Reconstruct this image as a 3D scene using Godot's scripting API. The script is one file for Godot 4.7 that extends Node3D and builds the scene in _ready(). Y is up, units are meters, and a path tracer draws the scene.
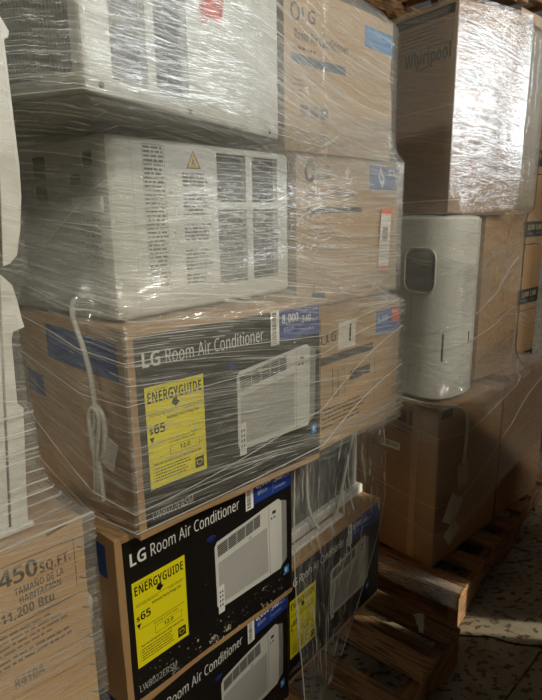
extends Node3D

# ---------------------------------------------------------------- helpers
var M := {}
var taken := {}

class Canvas:
	var img: Image
	var ppm: float
	func _init(w: float, h: float, p: float, base: Color):
		ppm = p
		img = Image.create(int(w * p), int(h * p), false, Image.FORMAT_RGBA8)
		img.fill(base)
	func rect(x: float, y: float, w: float, h: float, c: Color):
		img.fill_rect(Rect2i(int(round(x * ppm)), int(round(y * ppm)), maxi(1, int(round(w * ppm))), maxi(1, int(round(h * ppm)))), c)
	func tri(a: Vector2, b: Vector2, c: Vector2, col: Color):
		var p := [a * ppm, b * ppm, c * ppm]
		p.sort_custom(func(m, n): return m.y < n.y)
		var y0 := maxi(0, int(ceil(p[0].y - 0.5)))
		var y1 := mini(img.get_height() - 1, int(floor(p[2].y - 0.5)))
		for y in range(y0, y1 + 1):
			var yy := y + 0.5
			var xs := []
			for e in [[0, 1], [1, 2], [0, 2]]:
				var s: Vector2 = p[e[0]]
				var t: Vector2 = p[e[1]]
				if (s.y <= yy and t.y > yy) or (t.y <= yy and s.y > yy):
					xs.append(s.x + (t.x - s.x) * (yy - s.y) / (t.y - s.y))
			if xs.size() < 2:
				continue
			var l := maxf(0.0, xs.min())
			var r := minf(img.get_width(), xs.max())
			var xi := int(round(l))
			var n := int(round(r)) - xi
			if n > 0:
				img.fill_rect(Rect2i(xi, y, n, 1), col)
	func poly(pts: Array, col: Color):
		for i in range(1, pts.size() - 1):
			tri(pts[0], pts[i], pts[i + 1], col)
	func line(a: Vector2, b: Vector2, w: float, col: Color):
		var n := (b - a).normalized().orthogonal() * w * 0.5
		poly([a + n, b + n, b - n, a - n], col)
	func ring(c: Vector2, rx: float, ry: float, w: float, col: Color, a0 := 0.0, a1 := TAU, tilt := 0.0):
		var n := 40
		for i in n:
			var t0 := a0 + (a1 - a0) * i / n
			var t1 := a0 + (a1 - a0) * (i + 1) / n
			line(c + Vector2(cos(t0) * rx, sin(t0) * ry).rotated(tilt), c + Vector2(cos(t1) * rx, sin(t1) * ry).rotated(tilt), w, col)
	# x = left end, y = baseline, size = em height, width = stretch to that width if given
	func text(s: String, x: float, y: float, size: float, col: Color, bold := false, width := 0.0, serif := false):
		var tm := TextMesh.new()
		var f := SystemFont.new()
		f.font_names = PackedStringArray(["Droid Serif" if serif else "Droid Sans"])
		f.font_weight = 700 if bold else 400
		tm.font = f
		tm.font_size = 64
		tm.pixel_size = 1.0 / 64.0
		tm.depth = 0.0
		tm.curve_step = 2.0
		tm.text = s
		tm.horizontal_alignment = HORIZONTAL_ALIGNMENT_LEFT
		tm.vertical_alignment = VERTICAL_ALIGNMENT_BOTTOM
		if tm.get_surface_count() == 0:
			return
		var a := tm.surface_get_arrays(0)
		var v: PackedVector3Array = a[Mesh.ARRAY_VERTEX]
		var ix: PackedInt32Array = a[Mesh.ARRAY_INDEX] if a[Mesh.ARRAY_INDEX] != null else PackedInt32Array(range(v.size()))
		var lo := 1e9
		var hi := -1e9
		for q in v:
			lo = minf(lo, q.x)
			hi = maxf(hi, q.x)
		var sx := size if width <= 0.0 else width / maxf(hi - lo, 1e-4)
		var base := 0.2 # descent of the face at em 1
		for k in range(0, ix.size() - 2, 3):
			var q := []
			for j in 3:
				var t := v[ix[k + j]]
				q.append(Vector2(x + (t.x - lo) * sx, y - (t.y - base) * size))
			tri(q[0], q[1], q[2], col)
	func flecks(n: int, r: Rect2, col: Color, most: float, rng: RandomNumberGenerator):
		for i in n:
			var s := rng.randf_range(0.0006, most) * rng.randf()
			rect(r.position.x + rng.randf() * r.size.x, r.position.y + rng.randf() * r.size.y, s, s * rng.randf_range(0.4, 1.4), col.lerp(Color(0.55, 0.5, 0.42), rng.randf() * 0.6))
	func fibres(n: int, rng: RandomNumberGenerator, c: Color):
		var w := img.get_width() / ppm
		var h := img.get_height() / ppm
		for i in n:
			var l := rng.randf_range(0.004, 0.03)
			var k := rng.randf_range(-0.025, 0.025)
			rect(rng.randf() * w, rng.randf() * h, l, 0.0008, Color(c.r + k, c.g + k, c.b + k))
	func barcode(x: float, y: float, w: float, h: float, upright: bool, rng: RandomNumberGenerator):
		rect(x, y, w, h, Color(0.93, 0.93, 0.9))
		var t := 0.06
		while t < 0.94:
			var b := rng.randf_range(0.008, 0.03)
			if upright:
				rect(x + w * 0.15, y + h * t, w * 0.5, h * b, Color(0.05, 0.05, 0.05))
			else:
				rect(x + w * t, y + h * 0.12, w * b, h * 0.6, Color(0.05, 0.05, 0.05))
			t += b + rng.randf_range(0.01, 0.03)
	func tex() -> ImageTexture:
		return ImageTexture.create_from_image(img)

func rng(s: int) -> RandomNumberGenerator:
	var r := RandomNumberGenerator.new()
	r.seed = s
	return r

func numbered(called: String) -> String:
	var k: int = taken.get(called, 0)
	taken[called] = k + 1
	return called if k == 0 else "%s_%03d" % [called, k]

func thing(called: String, label: String, category: String, at := Vector3.ZERO, yaw := 0.0, group := "", kind := "") -> Node3D:
	var o := Node3D.new()
	o.name = numbered(called)
	add_child(o)
	o.position = at
	o.rotation.y = yaw
	if label: o.set_meta("label", label)
	if category: o.set_meta("category", category)
	if group: o.set_meta("group", group)
	if kind: o.set_meta("kind", kind)
	return o

func part(called: String, mesh: Mesh, mat: Material, parent: Node3D, at := Vector3.ZERO, rot := Vector3.ZERO) -> MeshInstance3D:
	var o := MeshInstance3D.new()
	o.name = called
	o.mesh = mesh
	if mat: o.material_override = mat
	o.position = at
	o.rotation = rot
	parent.add_child(o, true)
	return o

func mat(c: Color, rough := 0.7, metal := 0.0) -> StandardMaterial3D:
	var m := StandardMaterial3D.new()
	m.albedo_color = c
	m.roughness = rough
	m.metallic = metal
	return m

func noise_tex(freq: float, cols: Array, size := 512, seed_ := 1, octaves := 4, type := FastNoiseLite.TYPE_SIMPLEX_SMOOTH) -> NoiseTexture2D:
	var n := FastNoiseLite.new()
	n.seed = seed_
	n.noise_type = type
	n.frequency = freq
	n.fractal_octaves = octaves
	var t := NoiseTexture2D.new()
	t.width = size
	t.height = size
	t.seamless = true
	t.noise = n
	var g := Gradient.new()
	var off := PackedFloat32Array()
	var cc := PackedColorArray()
	for e in cols:
		off.append(e[0])
		cc.append(e[1])
	g.offsets = off
	g.colors = cc
	t.color_ramp = g
	return t

func tri_mat(t: Texture2D, rough: float, scale: float) -> StandardMaterial3D:
	var m := mat(Color.WHITE, rough)
	m.albedo_texture = t
	m.uv1_triplanar = true
	m.uv1_scale = Vector3.ONE * scale
	return m

func begin() -> SurfaceTool:
	var st := SurfaceTool.new()
	st.begin(Mesh.PRIMITIVE_TRIANGLES)
	return st

func quad(st: SurfaceTool, a: Vector3, b: Vector3, c: Vector3, d: Vector3, out: Vector3):
	# clockwise seen from outside
	if (c - a).cross(b - a).dot(out) < 0.0:
		var t := b
		b = d
		d = t
	for p in [a, b, c, a, c, d]:
		st.add_vertex(p)

# chamfered box between two corners
func add_box(st: SurfaceTool, lo: Vector3, hi: Vector3, ch := 0.0):
	st.set_smooth_group(-1)
	var c := (lo + hi) * 0.5
	var h := (hi - lo) * 0.5
	ch = minf(ch, minf(h.x, minf(h.y, h.z)) * 0.8)
	for ax in 3:
		for s in [-1.0, 1.0]:
			var n := Vector3.ZERO
			n[ax] = s
			var u := Vector3.ZERO
			u[(ax + 1) % 3] = h[(ax + 1) % 3] - ch
			var v := Vector3.ZERO
			v[(ax + 2) % 3] = h[(ax + 2) % 3] - ch
			var o := c + n * h[ax]
			quad(st, o - u - v, o + u - v, o + u + v, o - u + v, n)
	if ch <= 0.0:
		return
	for ax in 3:
		var b := (ax + 1) % 3
		var d := (ax + 2) % 3
		for s in [-1.0, 1.0]:
			for t in [-1.0, 1.0]:
				var p0 := c
				p0[b] += s * h[b]
				p0[d] += t * (h[d] - ch)
				var p1 := c
				p1[b] += s * (h[b] - ch)
				p1[d] += t * h[d]
				var l := Vector3.ZERO
				l[ax] = h[ax] - ch
				var out := Vector3.ZERO
				out[b] = s
				out[d] = t
				quad(st, p0 - l, p0 + l, p1 + l, p1 - l, out)
	for s in [-1.0, 1.0]:
		for t in [-1.0, 1.0]:
			for w in [-1.0, 1.0]:
				var k := Vector3(s, t, w)
				var pts := []
				for ax in 3:
					var p := c + k * (h - Vector3.ONE * ch)
					p[ax] = c[ax] + k[ax] * h[ax]
					pts.append(p)
				if (pts[2] - pts[0]).cross(pts[1] - pts[0]).dot(k) < 0.0:
					pts.reverse()
				for p in pts:
					st.add_vertex(p)

func box_mesh(size: Vector3, ch := 0.002) -> ArrayMesh: # base centred on x,z; y from 0
	var st := begin()
	add_box(st, Vector3(-size.x * 0.5, 0, -size.z * 0.5), Vector3(size.x * 0.5, size.y, size.z * 0.5), ch)
	st.generate_normals()
	return st.commit()

func box_at(lo: Vector3, hi: Vector3, ch := 0.002) -> ArrayMesh:
	var st := begin()
	add_box(st, lo, hi, ch)
	st.generate_normals()
	return st.commit()

func add_tube(st: SurfaceTool, path: PackedVector3Array, r: float, sides := 8, squash := 1.0):
	st.set_smooth_group(0)
	var rings := []
	var up := Vector3(0.13, 0.97, 0.21).normalized()
	for i in path.size():
		var t := (path[mini(i + 1, path.size() - 1)] - path[maxi(i - 1, 0)]).normalized()
		var a := t.cross(up)
		if a.length() < 0.05:
			a = t.cross(Vector3.RIGHT)
		a = a.normalized()
		var b := a.cross(t).normalized()
		up = b
		var ring := PackedVector3Array()
		for k in sides:
			var an := TAU * k / sides
			ring.append(path[i] + (a * cos(an) * squash + b * sin(an)) * r)
		rings.append(ring)
	for i in path.size() - 1:
		for k in sides:
			var k2 := (k + 1) % sides
			var out: Vector3 = rings[i][k] - path[i] + rings[i][k2] - path[i]
			quad(st, rings[i][k], rings[i + 1][k], rings[i + 1][k2], rings[i][k2], out)

func smooth_path(pts: Array, n := 8) -> PackedVector3Array:
	var o := PackedVector3Array()
	for i in pts.size() - 1:
		var p0: Vector3 = pts[maxi(i - 1, 0)]
		var p1: Vector3 = pts[i]
		var p2: Vector3 = pts[i + 1]
		var p3: Vector3 = pts[mini(i + 2, pts.size() - 1)]
		for k in n:
			o.append(p1.cubic_interpolate(p2, p0, p3, float(k) / n))
	o.append(pts[-1])
	return o

func tube_mesh(pts: Array, r: float, sides := 8, n := 8) -> ArrayMesh:
	var st := begin()
	add_tube(st, smooth_path(pts, n), r, sides)
	st.generate_normals()
	return st.commit()

func steps(l: float, r: float, n: int) -> PackedFloat32Array:
	var o := PackedFloat32Array([0.0, r * 0.3, r])
	for i in range(1, n):
		o.append(r + (l - 2.0 * r) * i / n)
	o.append_array([l - r, l - r * 0.3, l])
	return o

# grid lines with the edges of real openings added
func with_cuts(a: PackedFloat32Array, holes: Array, axis: int) -> PackedFloat32Array:
	var keep := []
	for r in holes:
		for e in [r.position[axis], r.end[axis]]:
			if not keep.any(func(x): return absf(x - e) < 0.0004):
				keep.append(e)
	for x in a:
		if not keep.any(func(y): return absf(x - y) < 0.0008):
			keep.append(x)
	keep.sort()
	return PackedFloat32Array(keep)

# rounded, slightly dented box: x 0..w, y 0..h, z -d..0. Surfaces: front (z = 0), left (x = 0), the rest
func soft_box(w: float, h: float, d: float, r: float, dent: float, seed_: int, mats: Array, rv := 0.0, front_holes := [], left_holes := []) -> ArrayMesh:
	var nz := FastNoiseLite.new()
	nz.seed = seed_
	nz.frequency = 5.0
	nz.fractal_octaves = 2
	var size := Vector3(w, h, d)
	var mesh := ArrayMesh.new()
	var rr := maxf(r, rv)
	var rad := Vector3(rr, r, rr)
	var put := func(p: Vector3) -> Array: # p in 0..size; z counted from the back
		var inner := p.clamp(rad, size - rad)
		var dd := (p - inner) / rad
		var n := dd.normalized() if dd.length() > 0.0001 else Vector3.UP
		var on := n * rad
		var q := inner + on
		n = (n / rad).normalized()
		var g := Vector3.ZERO
		if dent > 0.0:
			var e := 0.01
			var v0 := nz.get_noise_3dv(q)
			g = Vector3(nz.get_noise_3dv(q + Vector3(e, 0, 0)) - v0, nz.get_noise_3dv(q + Vector3(0, e, 0)) - v0, nz.get_noise_3dv(q + Vector3(0, 0, e)) - v0) / e * dent
			q += n * (dent * (v0 - 0.6))
			n = (n - (g - n * g.dot(n))).normalized()
		return [q + Vector3(0, 0, -d), n]
	var faces := [[[2, 1]], [[0, -1]], [[0, 1], [1, 1], [1, -1], [2, -1]]]
	for grp in 3:
		var st := begin()
		for f in faces[grp]:
			var ax: int = f[0]
			var ua := 0 if ax != 0 else 2
			var va := 1 if ax != 1 else 2
			var us := steps(size[ua], rad[ua], 10)
			var vs := steps(size[va], rad[va], 8)
			var holes: Array = front_holes if grp == 0 else left_holes if grp == 1 else []
			us = with_cuts(us, holes, 0)
			vs = with_cuts(vs, holes, 1)
			for i in us.size() - 1:
				for j in vs.size() - 1:
					var mid := Vector2((us[i] + us[i + 1]) * 0.5, (vs[j] + vs[j + 1]) * 0.5)
					if holes.any(func(r): return r.has_point(mid)):
						continue
					var q := []
					for k in [[i, j], [i + 1, j], [i + 1, j + 1], [i, j + 1]]:
						var p := Vector3.ZERO
						p[ax] = size[ax] if f[1] > 0 else 0.0
						p[ua] = us[k[0]]
						p[va] = vs[k[1]]
						var a: Array = put.call(p)
						q.append([a[0], a[1], Vector2(p[ua] / size[ua], 1.0 - p[va] / size[va])])
					var out := Vector3.ZERO
					out[ax] = f[1]
					var order := [0, 1, 2, 0, 2, 3]
					if (q[2][0] - q[0][0]).cross(q[1][0] - q[0][0]).dot(out) < 0.0:
						order = [0, 2, 1, 0, 3, 2]
					for k in order:
						st.set_normal(q[k][1])
						st.set_uv(q[k][2])
						st.add_vertex(q[k][0])
		st.set_material(mats[mini(grp, mats.size() - 1)])
		st.commit(mesh)
	return mesh

func print_mat(c: Canvas, rough := 0.6) -> StandardMaterial3D:
	var m := mat(Color.WHITE, rough)
	m.albedo_texture = c.tex()
	m.texture_repeat = false
	return m

# flat sticker: x 0..w, y 0..h, lying on z = 0, printed side +z
func sheet_mesh(w: float, h: float, thick := 0.0006) -> ArrayMesh:
	var st := begin()
	st.set_smooth_group(-1)
	var z := thick
	for p in [[0, 0], [0, 1], [1, 1], [0, 0], [1, 1], [1, 0]]:
		st.set_uv(Vector2(p[0], 1 - p[1]))
		st.add_vertex(Vector3(p[0] * w, p[1] * h, z))
	for e in [[[0, 0], [1, 0], Vector3.DOWN], [[1, 0], [1, 1], Vector3.RIGHT], [[1, 1], [0, 1], Vector3.UP], [[0, 1], [0, 0], Vector3.LEFT]]:
		st.set_uv(Vector2(0.01, 0.01))
		quad(st, Vector3(e[0][0] * w, e[0][1] * h, 0), Vector3(e[1][0] * w, e[1][1] * h, 0), Vector3(e[1][0] * w, e[1][1] * h, z), Vector3(e[0][0] * w, e[0][1] * h, z), e[2])
	st.generate_normals()
	return st.commit()

# polygon in the xy plane, front at z = 0, going back by d, with a rounded front edge
func extruded(outline: PackedVector2Array, d: float, bevel: float) -> ArrayMesh:
	var st := begin()
	if Geometry2D.is_polygon_clockwise(outline):
		outline.reverse()
	var rings := []
	for k in 4:
		var a := PI * 0.5 * k / 3.0
		var off := -bevel * (1.0 - sin(a))
		var pts := PackedVector2Array()
		var n := outline.size()
		for i in n:
			var e0 := (outline[i] - outline[(i + n - 1) % n]).normalized()
			var e1 := (outline[(i + 1) % n] - outline[i]).normalized()
			var nn := (Vector2(e0.y, -e0.x) + Vector2(e1.y, -e1.x)).normalized()
			pts.append(outline[i] + nn * off)
		rings.append([pts, -bevel * (1.0 - cos(a))])
	rings.append([outline, -d])
	var idx := Geometry2D.triangulate_polygon(rings[0][0])
	if idx.is_empty():
		rings[0][0] = outline
		idx = Geometry2D.triangulate_polygon(outline)
	st.set_smooth_group(-1)
	for cap in [[0, Vector3.BACK], [4, Vector3.FORWARD]]:
		for k in range(0, idx.size(), 3):
			var t := []
			for j in 3:
				var p: Vector2 = rings[cap[0]][0][idx[k + j]]
				t.append(Vector3(p.x, p.y, rings[cap[0]][1]))
			if (t[2] - t[0]).cross(t[1] - t[0]).dot(cap[1]) < 0.0:
				t.reverse()
			for p in t:
				st.add_vertex(p)
	st.set_smooth_group(1)
	for k in 4:
		for i in outline.size():
			var j := (i + 1) % outline.size()
			var a: Vector2 = rings[k][0][i]
			var b: Vector2 = rings[k][0][j]
			var c: Vector2 = rings[k + 1][0][j]
			var e: Vector2 = rings[k + 1][0][i]
			var ed := b - a
			quad(st, Vector3(a.x, a.y, rings[k][1]), Vector3(b.x, b.y, rings[k][1]), Vector3(c.x, c.y, rings[k + 1][1]), Vector3(e.x, e.y, rings[k + 1][1]), Vector3(ed.y, -ed.x, 0.001))
	st.generate_normals()
	return st.commit()

# an outline parted by a narrow gap along the line a-b: [left piece, right piece]
func parted(outline: PackedVector2Array, a: Vector2, b: Vector2, gap: float) -> Array:
	var out := []
	var n := (b - a).normalized().orthogonal()
	var far := (b - a).normalized() * 2.0
	for s in [1.0, -1.0]:
		var e: Vector2 = n * s * gap * 0.5
		var side: Vector2 = n * s * 2.0
		out.append_array(Geometry2D.intersect_polygons(outline, PackedVector2Array([a - far + e, b + far + e, b + far + side, a - far + side])))
	return out

func rounded_rect(x: float, y: float, w: float, h: float, r: float) -> PackedVector2Array:
	var o := PackedVector2Array()
	for c in [[x + w - r, y + r, -PI / 2], [x + w - r, y + h - r, 0.0], [x + r, y + h - r, PI / 2], [x + r, y + r, PI]]:
		for k in 6:
			var a: float = c[2] + PI / 2 * k / 5.0
			o.append(Vector2(c[0] + cos(a) * r, c[1] + sin(a) * r))
	return o

# ---------------------------------------------------------------- stretch film
func film_textures():
	var w := 2048
	var h := 1024
	var r := rng(77)
	var ht := PackedFloat32Array()
	ht.resize(w * h)
	var al := PackedFloat32Array()
	al.resize(w * h)
	var n := FastNoiseLite.new()
	n.seed = 5
	n.frequency = 1.0
	n.fractal_octaves = 3
	for y in h:
		var fine := n.get_noise_2d(y * 0.21, 40.0)
		for x in w:
			var a := TAU * x / w
			var q := n.get_noise_3d(cos(a) * 1.4, sin(a) * 1.4, y * 0.045)
			var q2 := n.get_noise_3d(cos(a) * 4.0 + 9.0, sin(a) * 4.0, y * 0.16)
			al[y * w + x] = 0.5 + 0.32 * q + 0.22 * q2 + 0.10 * fine
			ht[y * w + x] = 0.5 + 0.25 * q + 0.16 * q2
	for i in 4200:
		var big := r.randf() < 0.10
		var l := int(exp(r.randf_range(3.2, 6.4 if big else 5.2)))
		var x0 := r.randi() % w
		var y0 := r.randf() * h
		var sl := r.randf_range(-0.045, 0.045)
		var th := r.randf_range(0.5, 1.0) if not big else r.randf_range(0.7, 1.7)
		var amp := r.randf_range(0.15, 0.6) if not big else r.randf_range(0.6, 1.8)
		var hamp := r.randf_range(-0.5, 0.6)
		for k in l:
			var t := float(k) / l
			var f := minf(1.0, 5.0 * minf(t, 1.0 - t))
			var yc := y0 + sl * k
			var span := int(ceil(th * 1.5))
			for dy in range(-span, span + 1):
				var yy := int(floor(yc)) + dy
				var u := (yy + 0.5 - yc) / th
				var g := f * exp(-u * u)
				var at := posmod(yy, h) * w + posmod(x0 + k, w)
				al[at] += amp * g
				ht[at] += hamp * g
	var bytes := PackedByteArray()
	bytes.resize(w * h * 4)
	var hb := PackedByteArray()
	hb.resize(w * h)
	for i in w * h:
		bytes[i * 4] = 225
		bytes[i * 4 + 1] = 226
		bytes[i * 4 + 2] = 220
		bytes[i * 4 + 3] = int(clampf(pow(clampf(al[i], 0.0, 2.0) * 0.66, 2.1), 0.0, 0.86) * 255.0)
		hb[i] = int(clampf(ht[i] * 0.5 + 0.1, 0.0, 1.0) * 255.0)
	var hi := Image.create_from_data(w, h, false, Image.FORMAT_L8, hb)
	hi.convert(Image.FORMAT_RGBA8)
	hi.bump_map_to_normal_map(9.0)
	var nm := ImageTexture.create_from_image(hi)
	var haze := ImageTexture.create_from_image(Image.create_from_data(w, h, false, Image.FORMAT_RGBA8, bytes))
	var a := mat(Color(1, 1, 1, 0.8), 0.22)
	a.albedo_texture = haze
	a.transparency = BaseMaterial3D.TRANSPARENCY_ALPHA
	a.cull_mode = BaseMaterial3D.CULL_DISABLED
	a.metallic_specular = 0.7
	a.normal_enabled = true
	a.normal_texture = nm
	a.normal_scale = 0.6
	M.film_haze = a
	var b := mat(Color(0.9, 0.92, 0.9, 0.05), 0.09)
	b.transparency = BaseMaterial3D.TRANSPARENCY_ALPHA
	b.cull_mode = BaseMaterial3D.CULL_DISABLED
	b.metallic_specular = 0.5
	b.normal_enabled = true
	b.normal_texture = nm
	b.normal_scale = 0.8
	M.film_clear = b
	var li: StandardMaterial3D = a.duplicate() # a single ply
	li.albedo_color = Color(1, 1, 1, 0.36)
	M.film_ply = li
	var s := mat(Color(0.9, 0.9, 0.87, 0.55), 0.3)
	s.transparency = BaseMaterial3D.TRANSPARENCY_ALPHA
	s.cull_mode = BaseMaterial3D.CULL_DISABLED
	M.strand = s

class Wrap:
	var c: Vector2
	var th: PackedFloat32Array
	var y0: float
	var dy := 0.015
	var rows := []
	func radius(t: float, y: float) -> float:
		var f := clampf((y - y0) / dy, 0.0, rows.size() - 1.001)
		var i := int(f)
		t = fposmod(t, TAU)
		var k := th.bsearch(t) # first >= t
		var k1 := k % th.size()
		var k0 := (k + th.size() - 1) % th.size()
		var d := fposmod(th[k1] - th[k0], TAU)
		var g := fposmod(t - th[k0], TAU) / maxf(d, 1e-6)
		# along the chord, not the arc
		var mix_ := func(row: PackedFloat32Array) -> float:
			var a := Vector2.from_angle(th[k0]) * row[k0]
			var b := Vector2.from_angle(th[k1]) * row[k1]
			return a.lerp(b, g).length()
		return lerpf(mix_.call(rows[i]), mix_.call(rows[i + 1]), f - i)
	func point(t: float, y: float, off: float) -> Vector3:
		var p := c + Vector2.from_angle(t) * (radius(t, y) + off)
		return Vector3(p.x, y, p.y)

func wrap_of(solids: Array, y0: float, y1: float, ext := 0.006) -> Wrap:
	# solids: [corner points (Vector2 of x,z), y low, y high]
	var wr := Wrap.new()
	wr.y0 = y0
	var sum := Vector2.ZERO
	var n := 0
	for s in solids:
		for p in s[0]:
			sum += p
			n += 1
	wr.c = sum / n
	var angles := {}
	for i in 180:
		angles[snappedf(TAU * i / 180.0, 0.0001)] = true
	for s in solids:
		for p in s[0]:
			angles[snappedf(fposmod((p - wr.c).angle(), TAU), 0.0001)] = true
	var th := PackedFloat32Array(angles.keys())
	th.sort()
	wr.th = th
	var raw := []
	var count := int((y1 - y0) / wr.dy) + 2
	for k in count:
		var y := y0 + k * wr.dy
		var pts := PackedVector2Array()
		for s in solids:
			if y > s[1] - 0.012 and y < s[2] + 0.012:
				for p in s[0]:
					pts.append(p)
		var row := PackedFloat32Array()
		if pts.size() < 3:
			raw.append(raw[-1] if raw.size() else row)
			continue
		var hull := Geometry2D.convex_hull(pts)
		for t in th:
			var dir := Vector2.from_angle(t) * 9.0
			var best := 0.05
			for i in hull.size() - 1:
				var x = Geometry2D.segment_intersects_segment(wr.c, wr.c + dir, hull[i], hull[i + 1])
				if x != null:
					best = maxf(best, wr.c.distance_to(x))
			row.append(best + ext)
		raw.append(row)
	for k in range(raw.size() - 2, -1, -1):
		if raw[k].size() == 0:
			raw[k] = raw[k + 1]
	var smooth := raw
	for pass_ in 2:
		var next := []
		for k in raw.size():
			var row := PackedFloat32Array()
			for i in th.size():
				var s := 0.0
				for d in range(-3, 4):
					s += smooth[clampi(k + d, 0, raw.size() - 1)][i]
				row.append(maxf(raw[k][i], s / 7.0))
			next.append(row)
		smooth = next
	wr.rows = smooth
	return wr

# one continuous strip of film wound round the load
func wind(wr: Wrap, ya: float, yb: float, turns: float, width: float, off: float, u0: float, lo: float, hi: float, start := 0.0) -> ArrayMesh:
	var st := begin()
	st.set_smooth_group(0)
	var nz := FastNoiseLite.new()
	nz.seed = int(u0 * 100.0) + 3
	nz.frequency = 7.0
	var per := wr.th.size()
	var k0 := 0
	while wr.th[k0] < start:
		k0 += 1
	var total := int(per * turns)
	var across := int(width / 0.02)
	var prev := []
	var u := u0
	var last := Vector3.ZERO
	for k in total + 1:
		var t := wr.th[(k0 + k) % per]
		var f := float(k) / total
		var yc := lerpf(ya, yb, f)
		var col := []
		var mid := wr.point(t, clampf(yc, lo, hi), off)
		if k > 0:
			u += mid.distance_to(last)
		last = mid
		for j in across + 1:
			var v := float(j) / across
			var y := yc + (v - 0.5) * width
			var yq := clampf(y, lo, hi)
			var o := off + 0.0022 * (1.0 + nz.get_noise_3d(u * 0.3, y * 3.0, off * 100.0))
			col.append([wr.point(t, yq, o), Vector2(u / 1.6, v * width / 0.62)])
		if k > 0:
			for j in across:
				if absf(col[j][0].y - col[j + 1][0].y) < 0.0005 and absf(prev[j][0].y - prev[j + 1][0].y) < 0.0005:
					continue
				for q in [prev[j], prev[j + 1], col[j + 1], prev[j], col[j + 1], col[j]]:
					st.set_uv(q[1])
					st.add_vertex(q[0])
		prev = col
	st.generate_normals()
	return st.commit()

# twisted strand following the film through the given world points
func strand(wr: Wrap, pts: Array, r: float, off := 0.006) -> ArrayMesh:
	var path := PackedVector3Array()
	for i in pts.size() - 1:
		var a: Vector3 = pts[i]
		var b: Vector3 = pts[i + 1]
		var ta := (Vector2(a.x, a.z) - wr.c).angle()
		var tb := (Vector2(b.x, b.z) - wr.c).angle()
		var d := angle_difference(ta, tb)
		var n := maxi(4, int(absf(d) / 0.03))
		for k in n + (1 if i == pts.size() - 2 else 0):
			var f := float(k) / n
			path.append(wr.point(ta + d * f, lerpf(a.y, b.y, f), off))
	var st := begin()
	add_tube(st, path, r * 0.55, 6)
	st.generate_normals()
	return st.commit()

func footprint(o: Vector3, yaw: float, w: float, d: float, r := 0.0) -> PackedVector2Array:
	var u := Vector2(cos(yaw), -sin(yaw))
	var n := Vector2(sin(yaw), cos(yaw))
	var p := Vector2(o.x, o.z)
	if r > 0.0:
		var out := PackedVector2Array()
		for c in [[r, -r, PI * 0.5], [w - r, -r, 0.0], [w - r, -d + r, -PI * 0.5], [r, -d + r, -PI]]:
			for k in 5:
				var a: float = c[2] + PI * 0.5 * k / 4.0
				out.append(p + u * (c[0] + cos(a) * r) + n * (c[1] + sin(a) * r))
		return out
	return PackedVector2Array([p, p + u * w, p + u * w - n * d, p - n * d])

# ---------------------------------------------------------------- printed faces
const KRAFT := Color(0.67, 0.535, 0.37)
const INK := Color(0.075, 0.072, 0.07)

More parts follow.
